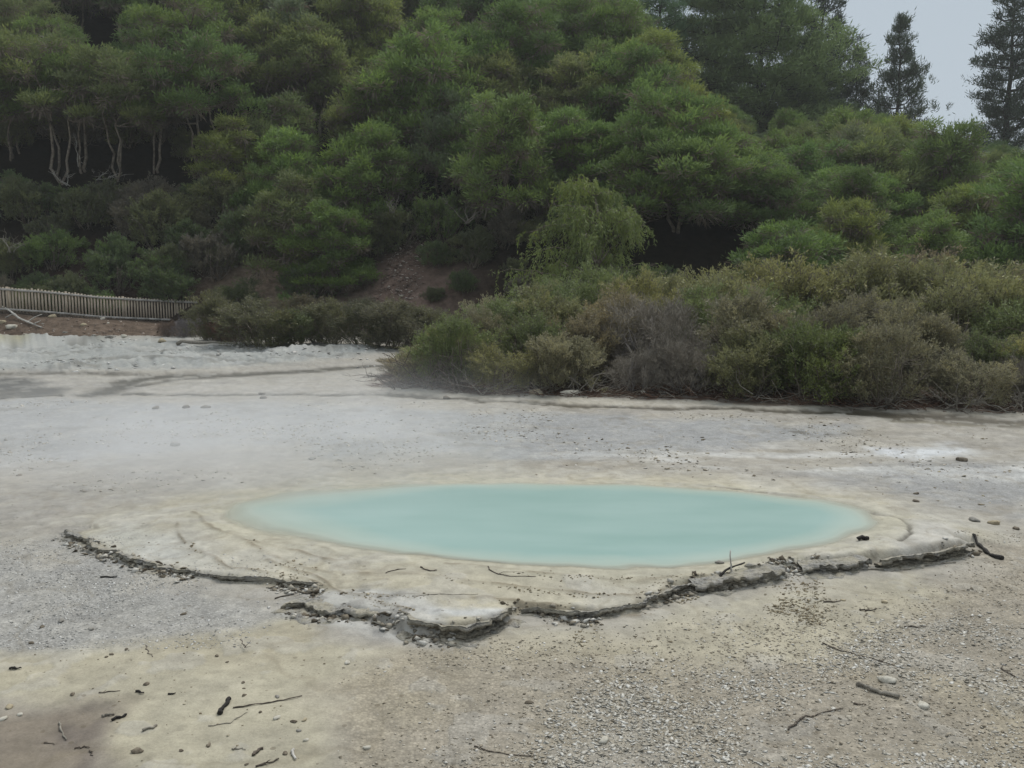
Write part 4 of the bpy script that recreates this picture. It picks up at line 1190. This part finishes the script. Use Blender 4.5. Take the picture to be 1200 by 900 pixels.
stick([(257, 838), (263, 830), (269, 821)], .021, 'char', 'short thick charred black stick end lying on the cream sand', 'charred_stick', 'stick', taper=.9)
stick([(273, 830), (300, 826), (325, 822), (354, 816)], .0075, 'twig', 'long thin straight dark twig beside the charred stick end')
stick([(244, 851), (270, 847), (280, 841), (290, 835)], .005, 'greywood', 'thin pale bent twig just below the charred stick end', forks=((.5, (.6, .3, .1), .06),))
stick([(287, 762), (284, 757), (283, 752)], .006, 'twig', 'small dark horned twig standing up on the cream sand', forks=((0, (.9, .1, .15), .05), (.1, (.8, .2, .9), .06)), lift=.02)
stick([(171, 757), (173, 764), (179, 770)], .005, 'twig', 'small curved grey twig on the cream sand at the left')
stick([(70, 847), (71, 856), (78, 868)], .010, 'greywood', 'pale bent stick lying on the dark stain in the corner', 'twig')
stick([(52, 871), (64, 873)], .006, 'twig', 'short thin twig on the dark stain left of the pale bent stick')
stick([(105, 880), (109, 886)], .006, 'twig', 'tiny dark bent twig at the edge of the dark stain', forks=((.3, (.6, -.3, .1), .05),))
stick([(120, 840), (126, 839), (134, 838)], .012, 'greywood', 'flat grey wood chip beside a dark wood chip on the cream sand', 'wood_chip', 'wood chip', taper=.6)
stick([(131, 845), (139, 842), (148, 839)], .013, 'char', 'dark ragged wood chip next to the flat grey chip', 'wood_chip', 'wood chip', taper=.8)
stick([(168, 857), (176, 854), (184, 851)], .013, 'greywood', 'ragged brown-grey wood chip below the two paired chips', 'wood_chip', 'wood chip', taper=.9)
stick([(12, 784), (18, 784), (25, 784)], .013, 'char', 'small flat dark chip near the left edge above the stain', 'wood_chip', 'wood chip')
stick([(159, 811), (169, 813)], .011, 'char', 'small dark chip under the dark clod on the cream sand', 'wood_chip', 'wood chip')
stick([(197, 814), (206, 813)], .010, 'char', 'small dark chip by itself left of the charred stick end', 'wood_chip', 'wood chip')
stick([(116, 812), (126, 811), (141, 810)], .006, 'twig', 'thin knotted twig on the cream sand above the paired wood chips', forks=((.4, (.3, .5, .2), .05),))
stick([(88, 878), (96, 876), (105, 877)], .008, 'twig', 'short dark twig on the brown edge of the stain')
stick([(300, 899), (312, 896), (327, 890)], .010, 'twig', 'knobbly dark twig at the bottom edge of the picture', forks=((.5, (.6, -.2, .5), .05),))
stick([(297, 886), (302, 882), (308, 878)], .013, 'twig', 'short stubby brown twig near the bottom edge', taper=.9)
stick([(272, 878), (280, 878), (288, 879)], .006, 'greywood', 'thin flat grey splinter near the bottom edge')
stick([(344, 879), (343, 885), (347, 891)], .013, 'deadwood', 'pale whitish curled bark piece near the bottom edge', 'bark_piece', 'bark piece', taper=.9)
stick([(556, 875), (575, 881), (595, 884), (626, 887)], .006, 'twig', 'thin dark curved twig at the bottom centre of the gravel')
stick([(924, 856), (938, 843), (955, 839), (988, 831)], .009, 'twig', 'bent dark hairy twig on the right gravel', forks=((.3, (-.3, -.4, .1), .12), (.35, (.2, -.5, .1), .10), (.6, (.3, -.4, .1), .06)))
stick([(1004, 803), (1015, 807), (1032, 813), (1053, 819)], .022, 'greywood', 'thick weathered grey stick on the right gravel', 'stick', 'stick', taper=.9)
stick([(964, 754), (985, 763), (1010, 770), (1035, 776)], .007, 'twig', 'long slender dark twig above the thick grey stick on the right gravel', forks=((.95, (.25, -.6, .1), .22),))
stick([(1173, 784), (1181, 789), (1190, 794)], .009, 'twig', 'short forked dark twig at the right edge of the gravel', forks=((.2, (.5, .5, .2), .08),))
stick([(1000, 825), (1015, 827)], .010, 'twig', 'small dark stub just below the thick grey stick')
stick([(1140, 634), (1150, 642), (1160, 651), (1175, 656)], .022, 'char', 'thick dark stick leaning off the right end of the pool rim', 'stick', 'stick', taper=1.7, jitter=.002)
stick([(1005, 634), (1012, 633), (1018, 634)], .038, 'char', 'short dark log on the cream margin at the right end of the pool', 'log', 'log', taper=.8)
stick([(836, 688), (850, 684), (872, 676)], .020, 'char', 'dark stick lying across the lumpy grey slab', 'stick', 'stick', lift=.03)
sb = on_ground(857, 682)
stick([sb + [0, 0, .0], sb + [-.01, .0, .10], sb + [-.015, .01, .22]], .010, 'deadwood', 'short pale stick standing upright by the lumpy grey slab', 'stick', 'stick', free=True)
stick([(1012, 668), (1060, 668), (1075, 664), (1120, 660)], .012, 'greywood', 'thin grey branch lying below the dark undercut ledge', 'branch', 'branch')
stick([(322, 702), (338, 698), (355, 692)], .009, 'twig', 'thin dark twig beside the rounded grey stone left of the lobe')
stick([(118, 677), (127, 677), (137, 677)], .014, 'char', 'dark flat chip on the grey gravel at the left', 'wood_chip', 'wood chip')
stick([(193, 668), (196, 674)], .012, 'deadwood', 'pale chip leaning on the thin brown crust edge', 'wood_chip', 'wood chip')
stick([(452, 672), (465, 668), (476, 667)], .007, 'twig', 'thin dark twig on the left part of the terrace')
stick([(493, 665), (502, 669), (512, 669)], .010, 'twig', 'knotted dark twig on the terrace near the water')
stick([(572, 664), (580, 672), (600, 676), (628, 676)], .007, 'twig', 'bent thin twig on the terrace right of the knotted twig', forks=((.45, (.8, -.1, .1), .3),))
stick([(483, 699), (520, 697), (560, 697)], .006, 'greywood', 'long pale brown twig along the terrace line behind the lobe')
stick([(1008, 715), (1018, 716), (1027, 714)], .011, 'twig', 'small dark bent twig on the cream patch right of the pool')
stick([(965, 706), (985, 705)], .010, 'twig', 'thin flat twig on the cream patch below the pitted slab')
stick([(1060, 735), (1085, 735)], .009, 'twig', 'short thin dark twig on the grey part of the right gravel')
stick([(208, 404), (240, 405), (277, 407)], .10, 'greywood', 'grey log lying on the far white sinter in front of the low shrubs', 'log', 'log', lift=.06)

# white dead branch and stones on the bank at the far left
def bank_pt(px, py):
    for yy in np.arange(38.6, 47, .1):
        p = at_d(px, py, yy)
        if p[2] <= float(gz_at(p[0], yy)[0]) + .01: return p
    return at_d(px, py, 41)
P = [bank_pt(-8, 362) + [0, 0, .25], bank_pt(10, 369) + [0, 0, .25], bank_pt(22, 376) + [0, 0, .15], bank_pt(36, 381) + [0, 0, .1], bank_pt(49, 385) + [0, 0, .05]]
stick(P, .06, 'deadwood', 'bleached white dead branch on the brown bank at the left edge', 'dead_branch', 'dead branch', free=True, forks=((.7, (.9, .2, .5), .7), (.85, (.8, -.2, .4), .5), (.4, (-.7, .1, -.3), .8)))
M['stones'] = [M['stone_dark'], M['stone_grey'], M['stone_pale'], M['stone_ochre']]
SM = {}
def stone_mesh(kind, seed, mat):
    rng = np.random.default_rng(seed); V = rock_verts(rng, (1, .8, .55), ICO2, .26, 9)
    return make_mesh('stone', V, None, (ICO2 if kind == 'stone' else ICO1)[1], mat)
def stone(p, size, mat, label, group=None, seed=1, kind='stone', flat=1.0):
    key = (mat, seed % 4)
    if key not in SM: SM[key] = stone_mesh('stone', 500 + seed % 4 * 7, M[mat])
    o = obj(kind, SM[key], None, p)
    o.scale = (size, size, size * flat); o.rotation_euler = (0, 0, seed * 1.3)
    return tag(o, label, 'stone', group)
for i, (px, py, w, mat, lab) in enumerate([
        (121, 374, .38, 'stone_pale', 'white pointed stone on the brown bank just below the picket fence'), (98, 381, .42, 'stone_ochre', 'pale ochre flat stone on the brown bank left of the white pointed stone'),
        (127, 379, .22, 'stone_pale', 'small pale stone just right of the white pointed stone on the bank'), (15, 384, .75, 'stone_pale', 'big pale stone low on the bank under the bleached branch'),
        (17, 369, .32, 'stone_pale', 'rounded pale stone on the bank beside the bleached branch'), (50, 380, .22, 'stone_grey', 'small grey stone at the tip of the bleached branch'),
        (62, 372, .60, 'stone_ochre', 'long ochre stone high on the bank under the fence'), (76, 390, .30, 'stone_grey', 'grey stone at the foot of the bank below the ochre stones'), (2, 378, .5, 'stone_ochre', 'ochre stone at the very left edge of the bank'),
        (190, 401, .62, 'stone_ochre', 'rounded ochre boulder on the far white sinter near the grey log'), (128, 395, .45, 'stone_grey', 'grey boulder at the foot of the bank, middle one of three'), (110, 394, .40, 'stone_grey', 'grey boulder at the foot of the bank, left one of three'), (145, 396, .40, 'stone_pale', 'pale boulder at the foot of the bank, right one of three')]):
    p = bank_pt(px, py) if py < 392 else on_ground(px, py); stone(p + [0, 0, w * .04], w * .42, mat, lab, 'stones on the far left bank', i)
for i, (px, py, w, mat, lab) in enumerate([
        (668, 464, .34, 'stone_pale', 'white broken stone in front of the thicket'), (676, 461, .22, 'stone_pale', 'small white stone behind the white broken stone at the thicket'), (629, 462, .30, 'stone_ochre', 'mossy ochre stone in front of the thicket, left of the white one'), (755, 461, .16, 'stone_pale', 'small white stone in the brown litter in front of the dead grey shrubs'),
        (218, 478, .16, 'stone_dark', 'dark lump on the blue-grey flat, middle of three in a row'), (241, 478, .15, 'stone_dark', 'dark lump on the blue-grey flat, right one of three in a row'), (183, 479, .14, 'stone_dark', 'dark lump on the blue-grey flat, left one of three in a row'), (307, 462, .13, 'stone_dark', 'dark stone beside the thin far channel'), (308, 467, .14, 'stone_dark', 'dark stone just in front of the thin far channel'), (523, 467, .17, 'stone_dark', 'dark stone near the left tip of the thicket'),
        (1074, 579, .06, 'stone_dark', 'small dark stone on the grey flat behind the right end of the pool'), (1073, 588, .07, 'stone_dark', 'flat dark stone right behind the end of the pool'), (1126, 540, .14, 'stone_dark', 'flat dark stone on the white patch at the far right'), (366, 538, .10, 'stone_grey', 'lone grey pebble on the flat behind the left end of the pool'), (205, 522, .16, 'stone_grey', 'flat grey lump on the blue-grey flat at the left'),
        (338, 713, .055, 'stone_grey', 'rounded grey stone left of the lobe crust'), (407, 777, .042, 'stone_pale', 'white-topped flat stone below the lobe on the sand'), (620, 824, .045, 'stone_dark', 'brown clod on the gravel below the lobe'), (628, 808, .030, 'stone_pale', 'bright white flake stone on the gravel'), (843, 660, .07, 'stone_grey', 'grey stone on the lumpy slab edge near the water'),
        (172, 802, .036, 'stone_dark', 'dark clod on the cream sand, upper left of the charred stick end'), (85, 814, .032, 'stone_dark', 'small brown clod above the dark stain'), (161, 881, .052, 'stone_dark', 'rounded brown clod on the cream sand in the lower left'), (12, 829, .05, 'stone_ochre', 'ochre stone on the dark stain at the left edge'), (24, 838, .035, 'stone_pale', 'pale stone on the dark stain right of the ochre stone'), (3, 843, .045, 'stone_pale', 'flat pale stone on the stain at the very left edge'),
        (325, 817, .030, 'stone_grey', 'grey pebble touching the long thin twig'), (325, 842, .040, 'stone_pale', 'pale pebble below the long thin twig'), (305, 835, .022, 'stone_dark', 'dark crumb between the long twig and the bent pale twig'), (344, 846, .035, 'stone_dark', 'brown pebble right of the pale pebble below the long twig'), (357, 844, .030, 'stone_ochre', 'ochre pebble right of the brown pebble below the long twig'), (350, 857, .028, 'stone_grey', 'small grey pebble under the brown and ochre pebbles'), (358, 868, .030, 'stone_pale', 'white-topped pebble near the bottom edge'), (334, 883, .032, 'stone_dark', 'dark pebble left of the curled bark piece'), (430, 877, .038, 'stone_pale', 'pale rounded stone right of the curled bark piece'),
        (244, 874, .032, 'stone_dark', 'dark double crumb near the bottom edge left of the stubby twig'), (212, 880, .026, 'stone_dark', 'small dark crumb at the bottom left on cream sand'), (289, 896, .02, 'stone_dark', 'tiny crumb at the bottom edge by the knobbly twig'), (254, 769, .030, 'stone_dark', 'dark crumb pair left of the horned twig'), (266, 776, .022, 'stone_dark', 'tiny dark crumb under the crumb pair near the horned twig'), (285, 800, .024, 'stone_dark', 'top crumb of three in a column above the charred stick end'), (286, 807, .018, 'stone_dark', 'middle crumb of three in a column above the charred stick end'), (286, 815, .026, 'stone_dark', 'bottom crumb of three in a column above the charred stick end'),
        (131, 767, .030, 'stone_dark', 'dark clod on the upper cream sand, left of a smaller one'), (125, 770, .022, 'stone_dark', 'smaller dark clod beside the clod on the upper cream sand'), (148, 761, .026, 'stone_dark', 'flat dark clod above the curved grey twig'), (37, 754, .034, 'stone_dark', 'dark stone at the lower edge of the grey gravel'), (50, 735, .040, 'stone_dark', 'black stone on the grey gravel at the left'), (107, 738, .045, 'stone_grey', 'flat grey stone on the grey gravel, right of the black stone'), (215, 720, .040, 'stone_dark', 'dark stone on the right end of the grey gravel'), (72, 728, .05, 'stone_grey', 'long flat grey stone on the grey gravel behind the black stone'),
        (1023, 820, .0, 'stone_pale', ''), (1083, 829, .075, 'stone_pale', 'big white flat stone on the right gravel'), (1040, 798, .09, 'stone_pale', 'broad white crust stone above the thick grey stick'), (708, 869, .06, 'stone_pale', 'white crust stone at the bottom right of centre'), (988, 704, .035, 'stone_ochre', 'ochre clod on the cream patch right of the pool'), (1036, 706, .05, 'stone_ochre', 'larger ochre clod on the cream patch right of the pool'), (1141, 610, .11, 'stone_grey', 'low grey stone on the flat right of the pool rim'), (1165, 614, .10, 'stone_ochre', 'low ochre stone near the right edge beyond the rim'), (1190, 620, .07, 'stone_dark', 'dark stone at the right edge beyond the pool rim')]):
    if not lab: continue
    p = on_ground(px, py); stone(p + [0, 0, w * .12], w * .75, mat, lab, 'stones scattered on the flat', i, flat=.8)

# ------------------------------------------------------------------ loose gravel, flakes and crumbs (uncountable)
def scatter(name, n, polyP, size, mats, density=None, thick=.35, seed=1, soft=(-.2, .35)):
    rng = np.random.default_rng(seed)
    lo, hi = polyP.min(0), polyP.max(0)
    mul = 30 if name == 'crust_rubble' else 4
    x = rng.uniform(lo[0], hi[0], n * mul); y = rng.uniform(lo[1], hi[1], n * mul)
    sd, _ = poly_sd(x + .2 * fbm(x, y, 1.3, 3, seed), y + .2 * fbm(x, y, 1.3, 3, seed + 1), polyP)
    p = sstep(soft[0], soft[1], sd)
    pxx = np.abs(x / np.maximum(y, .1)); p = p * (pxx < .72)
    if density is not None: p = p * density(x, y)
    k = np.nonzero(rng.random(len(x)) < p)[0][:n]
    x, y = x[k], y[k]; m = len(x)
    z = gz_at(x, y)
    s = size[0] * (size[1] / size[0]) ** (rng.random(m) ** 2.2)
    base = np.array([[1, 0, 0], [.35, .8, .1], [-.6, .6, 0], [-.95, -.15, .1], [-.2, -.85, 0], [.7, -.6, .1], [.1, .05, .75], [0, 0, -.6]])
    F3 = np.array([[i, (i + 1) % 6, 6] for i in range(6)] + [[(i + 1) % 6, i, 7] for i in range(6)])
    jit = 1 + .35 * rng.normal(size=(m, 8, 1)).clip(-1.5, 1.5)
    V = base[None] * jit * np.array([1, 1, 1]) ; V[:, :, 2] *= (thick * rng.uniform(.5, 1.5, (m, 1)))
    tl = rng.normal(0, .25, (m, 2)); V[:, :, 2] += V[:, :, 0] * tl[:, :1] + V[:, :, 1] * tl[:, 1:]
    a = rng.uniform(0, 6.283, m); ca, sa = np.cos(a)[:, None], np.sin(a)[:, None]
    X = V[:, :, 0] * ca - V[:, :, 1] * sa; Y = V[:, :, 0] * sa + V[:, :, 1] * ca
    st = rng.uniform(.65, 1.0, (m, 1))
    V = np.stack([X, Y * st, V[:, :, 2]], 2) * s[:, None, None] + np.stack([x, y, z + s * thick * .35], 1)[:, None, :]
    F = (F3[None] + (np.arange(m) * 8)[:, None, None]).reshape(-1, 3)
    me = make_mesh(name, V.reshape(-1, 3), None, F, mats, {'tint': np.repeat(rng.random(m), 8)})
    return tag(obj(name, me), kind='stuff')


def chip_material(name, stops):
    m, nt, out = new_mat(name)
    a = N(nt, 'ShaderNodeAttribute', attribute_name='tint'); geo = N(nt, 'ShaderNodeNewGeometry'); nz = noise_tex(nt, geo.outputs['Position'], 60, 3)
    col = ramp(nt, a.outputs['Fac'], stops)
    col = mix_col(nt, 1.0, col, ramp(nt, nz.outputs['Fac'], [(.3, .82), (.7, 1.12)]), 'MULTIPLY')
    b = N(nt, 'ShaderNodeBsdfPrincipled'); b.inputs['Roughness'].default_value = .85; b.inputs['Specular IOR Level'].default_value = .2
    nt.links.new(col, b.inputs['Base Color']); nt.links.new(b.outputs[0], out.inputs[0]); return m
M['flake'] = chip_material('white_flakes', [(0, tuple(lin(164, 157, 142))), (.5, tuple(lin(186, 181, 169))), (1, tuple(lin(214, 212, 205)))])
M['gravel'] = chip_material('grey_gravel', [(0, tuple(lin(156, 154, 147))), (.4, tuple(lin(190, 187, 181))), (1, tuple(lin(216, 215, 211)))])
M['crumb'] = chip_material('brown_crumbs', [(0, tuple(lin(110, 98, 78))), (.6, tuple(lin(150, 138, 114))), (1, tuple(lin(184, 174, 150)))])
M['tanchip'] = chip_material('mixed_chips', [(0, tuple(lin(126, 116, 100))), (.35, tuple(lin(166, 156, 138))), (.8, tuple(lin(196, 188, 172))), (1, tuple(lin(218, 215, 208)))])
M['bankchip'] = chip_material('brown_rubble', [(0, tuple(lin(84, 70, 62))), (.5, tuple(lin(140, 122, 110))), (1, tuple(lin(200, 190, 178)))])
clus = lambda sc, lo, hi, sd: (lambda x, y: sstep(lo, hi, fbm(x, y, sc, 4, sd)))
scatter('white_flake_gravel', 36000, P_FLAKE, (.006, .024), M['flake'], clus(1.1, -.7, .9, 301), .2, 5)
scatter('mixed_gravel', 26000, P_TAN, (.004, .016), M['tanchip'], clus(.9, -.7, .5, 302), .5, 6)
scatter('grey_gravel', 14000, P_GRAVL, (.004, .016), M['gravel'], clus(.8, -.7, .7, 303), .28, 7, soft=(-.9, .9))
P_TER_CR = gpoly([(90, 622), (300, 640), (480, 650), (640, 664), (800, 662), (960, 640), (1030, 630), (1040, 650), (900, 664), (780, 695), (600, 712), (480, 736), (380, 700), (240, 672)], ZT)
def near_lines(x, y):
    d = np.full(x.shape, 9.)
    for L in LINES: d = np.minimum(d, seg_dist(x, y, L, False)[0])
    return np.exp(-(d / .05) ** 2) * sstep(-.2, .4, fbm(x, y, 2.2, 3, 311)) + .05 * sstep(.1, .6, fbm(x, y, 1.4, 3, 312))
scatter('terrace_crumbs', 4200, P_TER_CR, (.006, .020), M['crumb'], near_lines, .55, 8)
scatter('front_crumbs', 5000, P_FRONT, (.006, .020), M['crumb'], clus(1.5, .05, .6, 304), .55, 9)
P_SAND = gpoly([(0, 760), (300, 735), (460, 757), (390, 800), (380, 900), (160, 900), (100, 845), (0, 800)])
M['crustchip'] = chip_material('crust_chips', [(0, tuple(lin(64, 57, 47))), (.35, tuple(lin(122, 112, 96))), (.7, tuple(lin(172, 166, 152))), (1, tuple(lin(206, 203, 195)))])
EDGE = smooth_line(TER[:21], 4)
def near_edge(x, y):
    d = seg_dist(x + .03 * fbm(x, y, 3, 3, 321), y + .03 * fbm(x, y, 3, 3, 322), EDGE, False)[0]
    return np.exp(-(d / .085) ** 2) * sstep(-.5, .5, fbm(x, y, 2.0, 3, 323))
P_EDGE = gpoly([(50, 612), (200, 650), (380, 672), (500, 705), (600, 700), (760, 685), (900, 655), (1040, 640), (1150, 625), (1165, 660), (1000, 690), (820, 715), (640, 745), (540, 768), (440, 748), (330, 728), (200, 690), (60, 645)])
scatter('crust_rubble', 5200, P_EDGE, (.007, .050), M['crustchip'], near_edge, .6, 16)
scatter('sand_crumbs', 160, P_SAND, (.004, .012), M['crumb'], None, .6, 10)
P_MID = gpoly([(-100, 470), (500, 472), (1300, 500), (1300, 600), (1100, 600), (700, 552), (300, 570), (-100, 600)])
scatter('flat_chips', 7000, P_MID, (.008, .040), M['tanchip'], clus(.5, -.1, .6, 305), .4, 11)
scatter('flat_dark_chips', 900, P_MID, (.010, .040), M['crumb'], clus(.35, .0, .6, 306), .4, 12)
P_FARCH = gpoly([(-60, 392), (460, 412), (440, 430), (200, 436), (-60, 438)])
scatter('far_sinter_rubble', 1500, P_FARCH, (.02, .11), M['gravel'], clus(.5, -.1, .6, 307), .45, 13)
P_BANK = np.array([[-30, 38.6], [-15, 38.6], [-15.5, 43.5], [-30, 41.2]])
scatter('bank_rubble', 500, P_BANK, (.02, .09), M['bankchip'], None, .5, 14)
P_SLOPE = np.array([[-8, 42.6], [-4.6, 42.6], [-4.8, 49], [-6.9, 50]])
scatter('slope_rubble', 1100, P_SLOPE, (.03, .13), M['bankchip'], clus(.6, -.4, .4, 308), .5, 15)

# ------------------------------------------------------------------ litter and dead branches at the foot of the thicket
def litter(name, P, n, mat, seed, ln=(.15, .7), r=.008, zj=.14):
    rng = np.random.default_rng(seed); lo, hi = P.min(0), P.max(0)
    x = rng.uniform(lo[0], hi[0], n * 4); y = rng.uniform(lo[1], hi[1], n * 4)
    sd, _ = poly_sd(x, y, P); k = np.nonzero(sd > -.1)[0][:n]
    z = gz_at(x[k], y[k]); g = Geo()
    for xx_, yy_, zz_ in zip(x[k], y[k], z):
        a = rng.uniform(0, 6.28); l = rng.uniform(*ln); h = abs(rng.normal(0, zj))
        p0 = np.array([xx_, yy_, zz_ + .01 + h * .4]); p1 = p0 + [math.cos(a) * l, math.sin(a) * l * .8, h]
        g.tube(limb(rng, p0, p1, 4, .05, .1), r * rng.uniform(.5, 1.6) * np.array([1, .9, .7, .4]), 3, rng.random(), False)
    return tag(obj(name, g.mesh(name, M[mat])), kind='stuff')
M['litter'] = plain_material('red_brown_litter', lin(62, 46, 38), lin(112, 86, 70), 8, .9, 0)
P_LF = gpoly([(436, 452), (500, 457), (560, 463), (640, 466), (720, 466), (800, 468), (900, 473), (1000, 479), (1100, 482), (1250, 488), (1250, 474), (1000, 464), (800, 455), (600, 450), (500, 446)])
litter('twig_litter', P_LF, 1500, 'litter', 21, (.12, .5), .009, .09)
litter('dead_twig_litter', P_LF, 420, 'greywood', 22, (.3, .9), .008, .22)
def dead_branch(px, py, spread, h, n, mat, label, seed, r=.02, y=None):
    rng = np.random.default_rng(seed); b = on_ground(px, py) if y is None else at_d(px, py, y); g = Geo()
    for i in range(n):
        a = rng.uniform(0, 6.28); l = spread * rng.uniform(.5, 1.1)
        e = np.array([math.cos(a) * l, math.sin(a) * l * .6, h * rng.uniform(.3, 1.1)])
        Q = limb(rng, rng.normal(size=3) * [.1, .1, .0], e, 7, -.10, .09); g.tube(Q, r * np.linspace(1, .3, 7), 5)
        for _ in range(4):
            k = rng.integers(2, 6); e2 = Q[k] + (unit(e) + rng.normal(size=3) * .7) * l * rng.uniform(.2, .5); e2[2] = max(e2[2], .02)
            Q2 = limb(rng, Q[k], e2, 5, -.05, .1); g.tube(Q2, r * np.linspace(.5, .15, 5), 4)
            for _ in range(2):
                k2 = rng.integers(1, 4); g.tube(limb(rng, Q2[k2], Q2[k2] + rng.normal(size=3) * l * .16 + [0, 0, .03], 4, 0, .1), r * np.linspace(.25, .1, 4), 3, cap=False)
    return tag(obj('dead_branch', g.mesh('dead_branch', M[mat], True), None, b), label, 'dead branch', 'bare dead branches')
dead_branch(500, 456, 1.1, .75, 6, 'twig', 'dark tangled bare branches at the left tip of the thicket', 31, .024)
dead_branch(468, 456, .9, .45, 5, 'twig', 'spreading dark twigs reaching out over the sand, outermost at the left tip of the thicket', 32, .018)
dead_branch(535, 459, .9, .6, 5, 'twig', 'dark bare branches right of the tangle at the thicket tip', 33, .02)
dead_branch(560, 464, .45, .5, 3, 'greywood', 'small pale grey branch standing at the front of the thicket', 34, .014)
dead_branch(680, 462, .8, .55, 4, 'greywood', 'pale twisted dead branches behind the white broken stone', 35, .022)
dead_branch(895, 462, .9, .8, 5, 'greywood', 'grey curved dead branches right of the dead grey shrubs', 36, .018)
dead_branch(1040, 478, .8, .5, 4, 'greywood', 'pale dead branches in front of the rusty brown shrub', 37, .016)
dead_branch(1122, 481, .9, .5, 4, 'greywood', 'pale arching dead branches at the front right of the thicket', 38, .018)
dead_branch(1185, 483, .8, .6, 4, 'greywood', 'grey dead branches at the right edge of the thicket', 39, .018)
dead_branch(112, 212, 1.6, 1.0, 4, 'deadwood', 'bleached bare branches under the bare trunks on the left slope', 41, .03, 53.5)
dead_branch(92, 196, .8, 2.0, 2, 'deadwood', 'bleached upright snag beside the bare trunks on the left slope', 42, .035, 54)
dead_branch(82, 218, 1.0, .8, 3, 'deadwood', 'small bleached branch below the bleached snag on the left slope', 43, .03, 52.5)
dead_branch(12, 296, 1.3, .7, 4, 'greywood', 'grey branch heap above the left end of the fence', 44, .022, 44.8)
dead_branch(545, 262, 1.5, 1.4, 5, 'greywood', 'grey dead branches on the slope above the bare earth', 45, .025, 46.0)
dead_branch(585, 255, 1.6, 1.2, 5, 'greywood', 'grey dead branches among the trees left of the drooping tree', 46, .028, 47.0)
dead_branch(462, 250, 1.2, 1.0, 4, 'greywood', 'grey dead branches high above the bare earth slope', 47, .025, 47.5)

# ------------------------------------------------------------------ sky, sun and look
W_ = bpy.data.worlds.new('World'); S.world = W_; W_.use_nodes = True
nt = W_.node_tree
for n in list(nt.nodes): nt.nodes.remove(n)
SUN_EL, SUN_AZ = 56.0, -150.0                    # high, from behind the left shoulder
sky = nt.nodes.new('ShaderNodeTexSky'); sky.sky_type = 'NISHITA'; sky.sun_disc = False
sky.sun_elevation = rad(SUN_EL); sky.sun_rotation = rad(SUN_AZ)
sky.air_density = 1.0; sky.dust_density = 4.0; sky.ozone_density = 1.0
bw = nt.nodes.new('ShaderNodeHueSaturation'); bw.inputs['Saturation'].default_value = 0.22; bw.inputs['Value'].default_value = 1.0
nt.links.new(sky.outputs[0], bw.inputs['Color'])
cloud = mix_col(nt, .72, bw.outputs[0], SKY_GREY)     # an even sheet of cloud over the clear sky
bg = nt.nodes.new('ShaderNodeBackground'); bg.inputs['Strength'].default_value = SKY_STRENGTH
nt.links.new(cloud, bg.inputs['Color'])
wo = nt.nodes.new('ShaderNodeOutputWorld'); nt.links.new(bg.outputs[0], wo.inputs[0])
sl = bpy.data.lights.new('sun', 'SUN'); sl.energy = SUN_STRENGTH; sl.angle = rad(34); sl.color = (1.0, .97, .92)
so = bpy.data.objects.new('sun', sl); C.objects.link(so)
so.rotation_euler = (rad(90 - SUN_EL), 0, rad(180 - SUN_AZ) + math.pi)
S.view_settings.view_transform = 'Standard'
S.view_settings.look = 'None'
S.view_settings.gamma = 1.0
S.view_settings.use_curve_mapping = False
S.view_settings.exposure = EXPOSURE
S.render.engine = 'CYCLES'
S.cycles.max_bounces = 6; S.cycles.diffuse_bounces = 4; S.cycles.glossy_bounces = 2; S.cycles.transmission_bounces = 2
S.cycles.transparent_max_bounces = 6; S.cycles.caustics_reflective = False; S.cycles.caustics_refractive = False
S.cycles.use_denoising = True

# ------------------------------------------------------------------ thin moist air between the pool and the hill
HD = 0.00045
SX, SY, SZ, STEAM = 5.2, 3.6, 1.5, 0.5
hm, hnt, hout = new_mat('moist_air')
pv = hnt.nodes.new('ShaderNodeVolumePrincipled'); pv.inputs['Color'].default_value = (.92, .95, .97, 1); pv.inputs['Density'].default_value = HD; pv.inputs['Anisotropy'].default_value = .2
hnt.links.new(pv.outputs[0], hout.inputs['Volume'])
g = Geo(); g.box((0, 150, 26), (400, 340, 62)); tag(obj('haze', g.mesh('haze', hm)), kind='stuff')
S.cycles.volume_bounces = 1

# faint steam drifting off the hot pool to the left
sm, snt, sout = new_mat('steam')
geo = N(snt, 'ShaderNodeNewGeometry'); tc = N(snt, 'ShaderNodeTexCoord')
nz = noise_tex(snt, geo.outputs['Position'], .55, 3, .55)
sep = N(snt, 'ShaderNodeSeparateXYZ'); snt.links.new(tc.outputs['Object'], sep.inputs[0])
def bell(sock, half):
    q = math_node(snt, 'DIVIDE', sock, half); q = math_node(snt, 'MULTIPLY', q, q)
    return math_node(snt, 'SUBTRACT', 1.0, q, True)
b = math_node(snt, 'MULTIPLY', bell(sep.outputs[0], SX), bell(sep.outputs[1], SY))
b = math_node(snt, 'MULTIPLY', b, math_node(snt, 'SUBTRACT', 1.0, math_node(snt, 'DIVIDE', sep.outputs[2], SZ), True))
n2 = math_node(snt, 'MULTIPLY', math_node(snt, 'SUBTRACT', nz.outputs['Fac'], .36, True), 3.2)
dn = math_node(snt, 'MULTIPLY', math_node(snt, 'MULTIPLY', b, n2), STEAM)
pv = snt.nodes.new('ShaderNodeVolumePrincipled'); pv.inputs['Color'].default_value = (.96, .97, .98, 1); pv.inputs['Anisotropy'].default_value = .1
snt.links.new(dn, pv.inputs['Density']); snt.links.new(pv.outputs[0], sout.inputs['Volume'])
g = Geo(); g.box((0, 0, SZ / 2), (2 * SX, 2 * SY, SZ)); so_ = obj('steam', g.mesh('steam', sm), None, (-4.6, 12.6, .13)); tag(so_, kind='stuff')
sm.cycles.volume_step_rate = 1.0
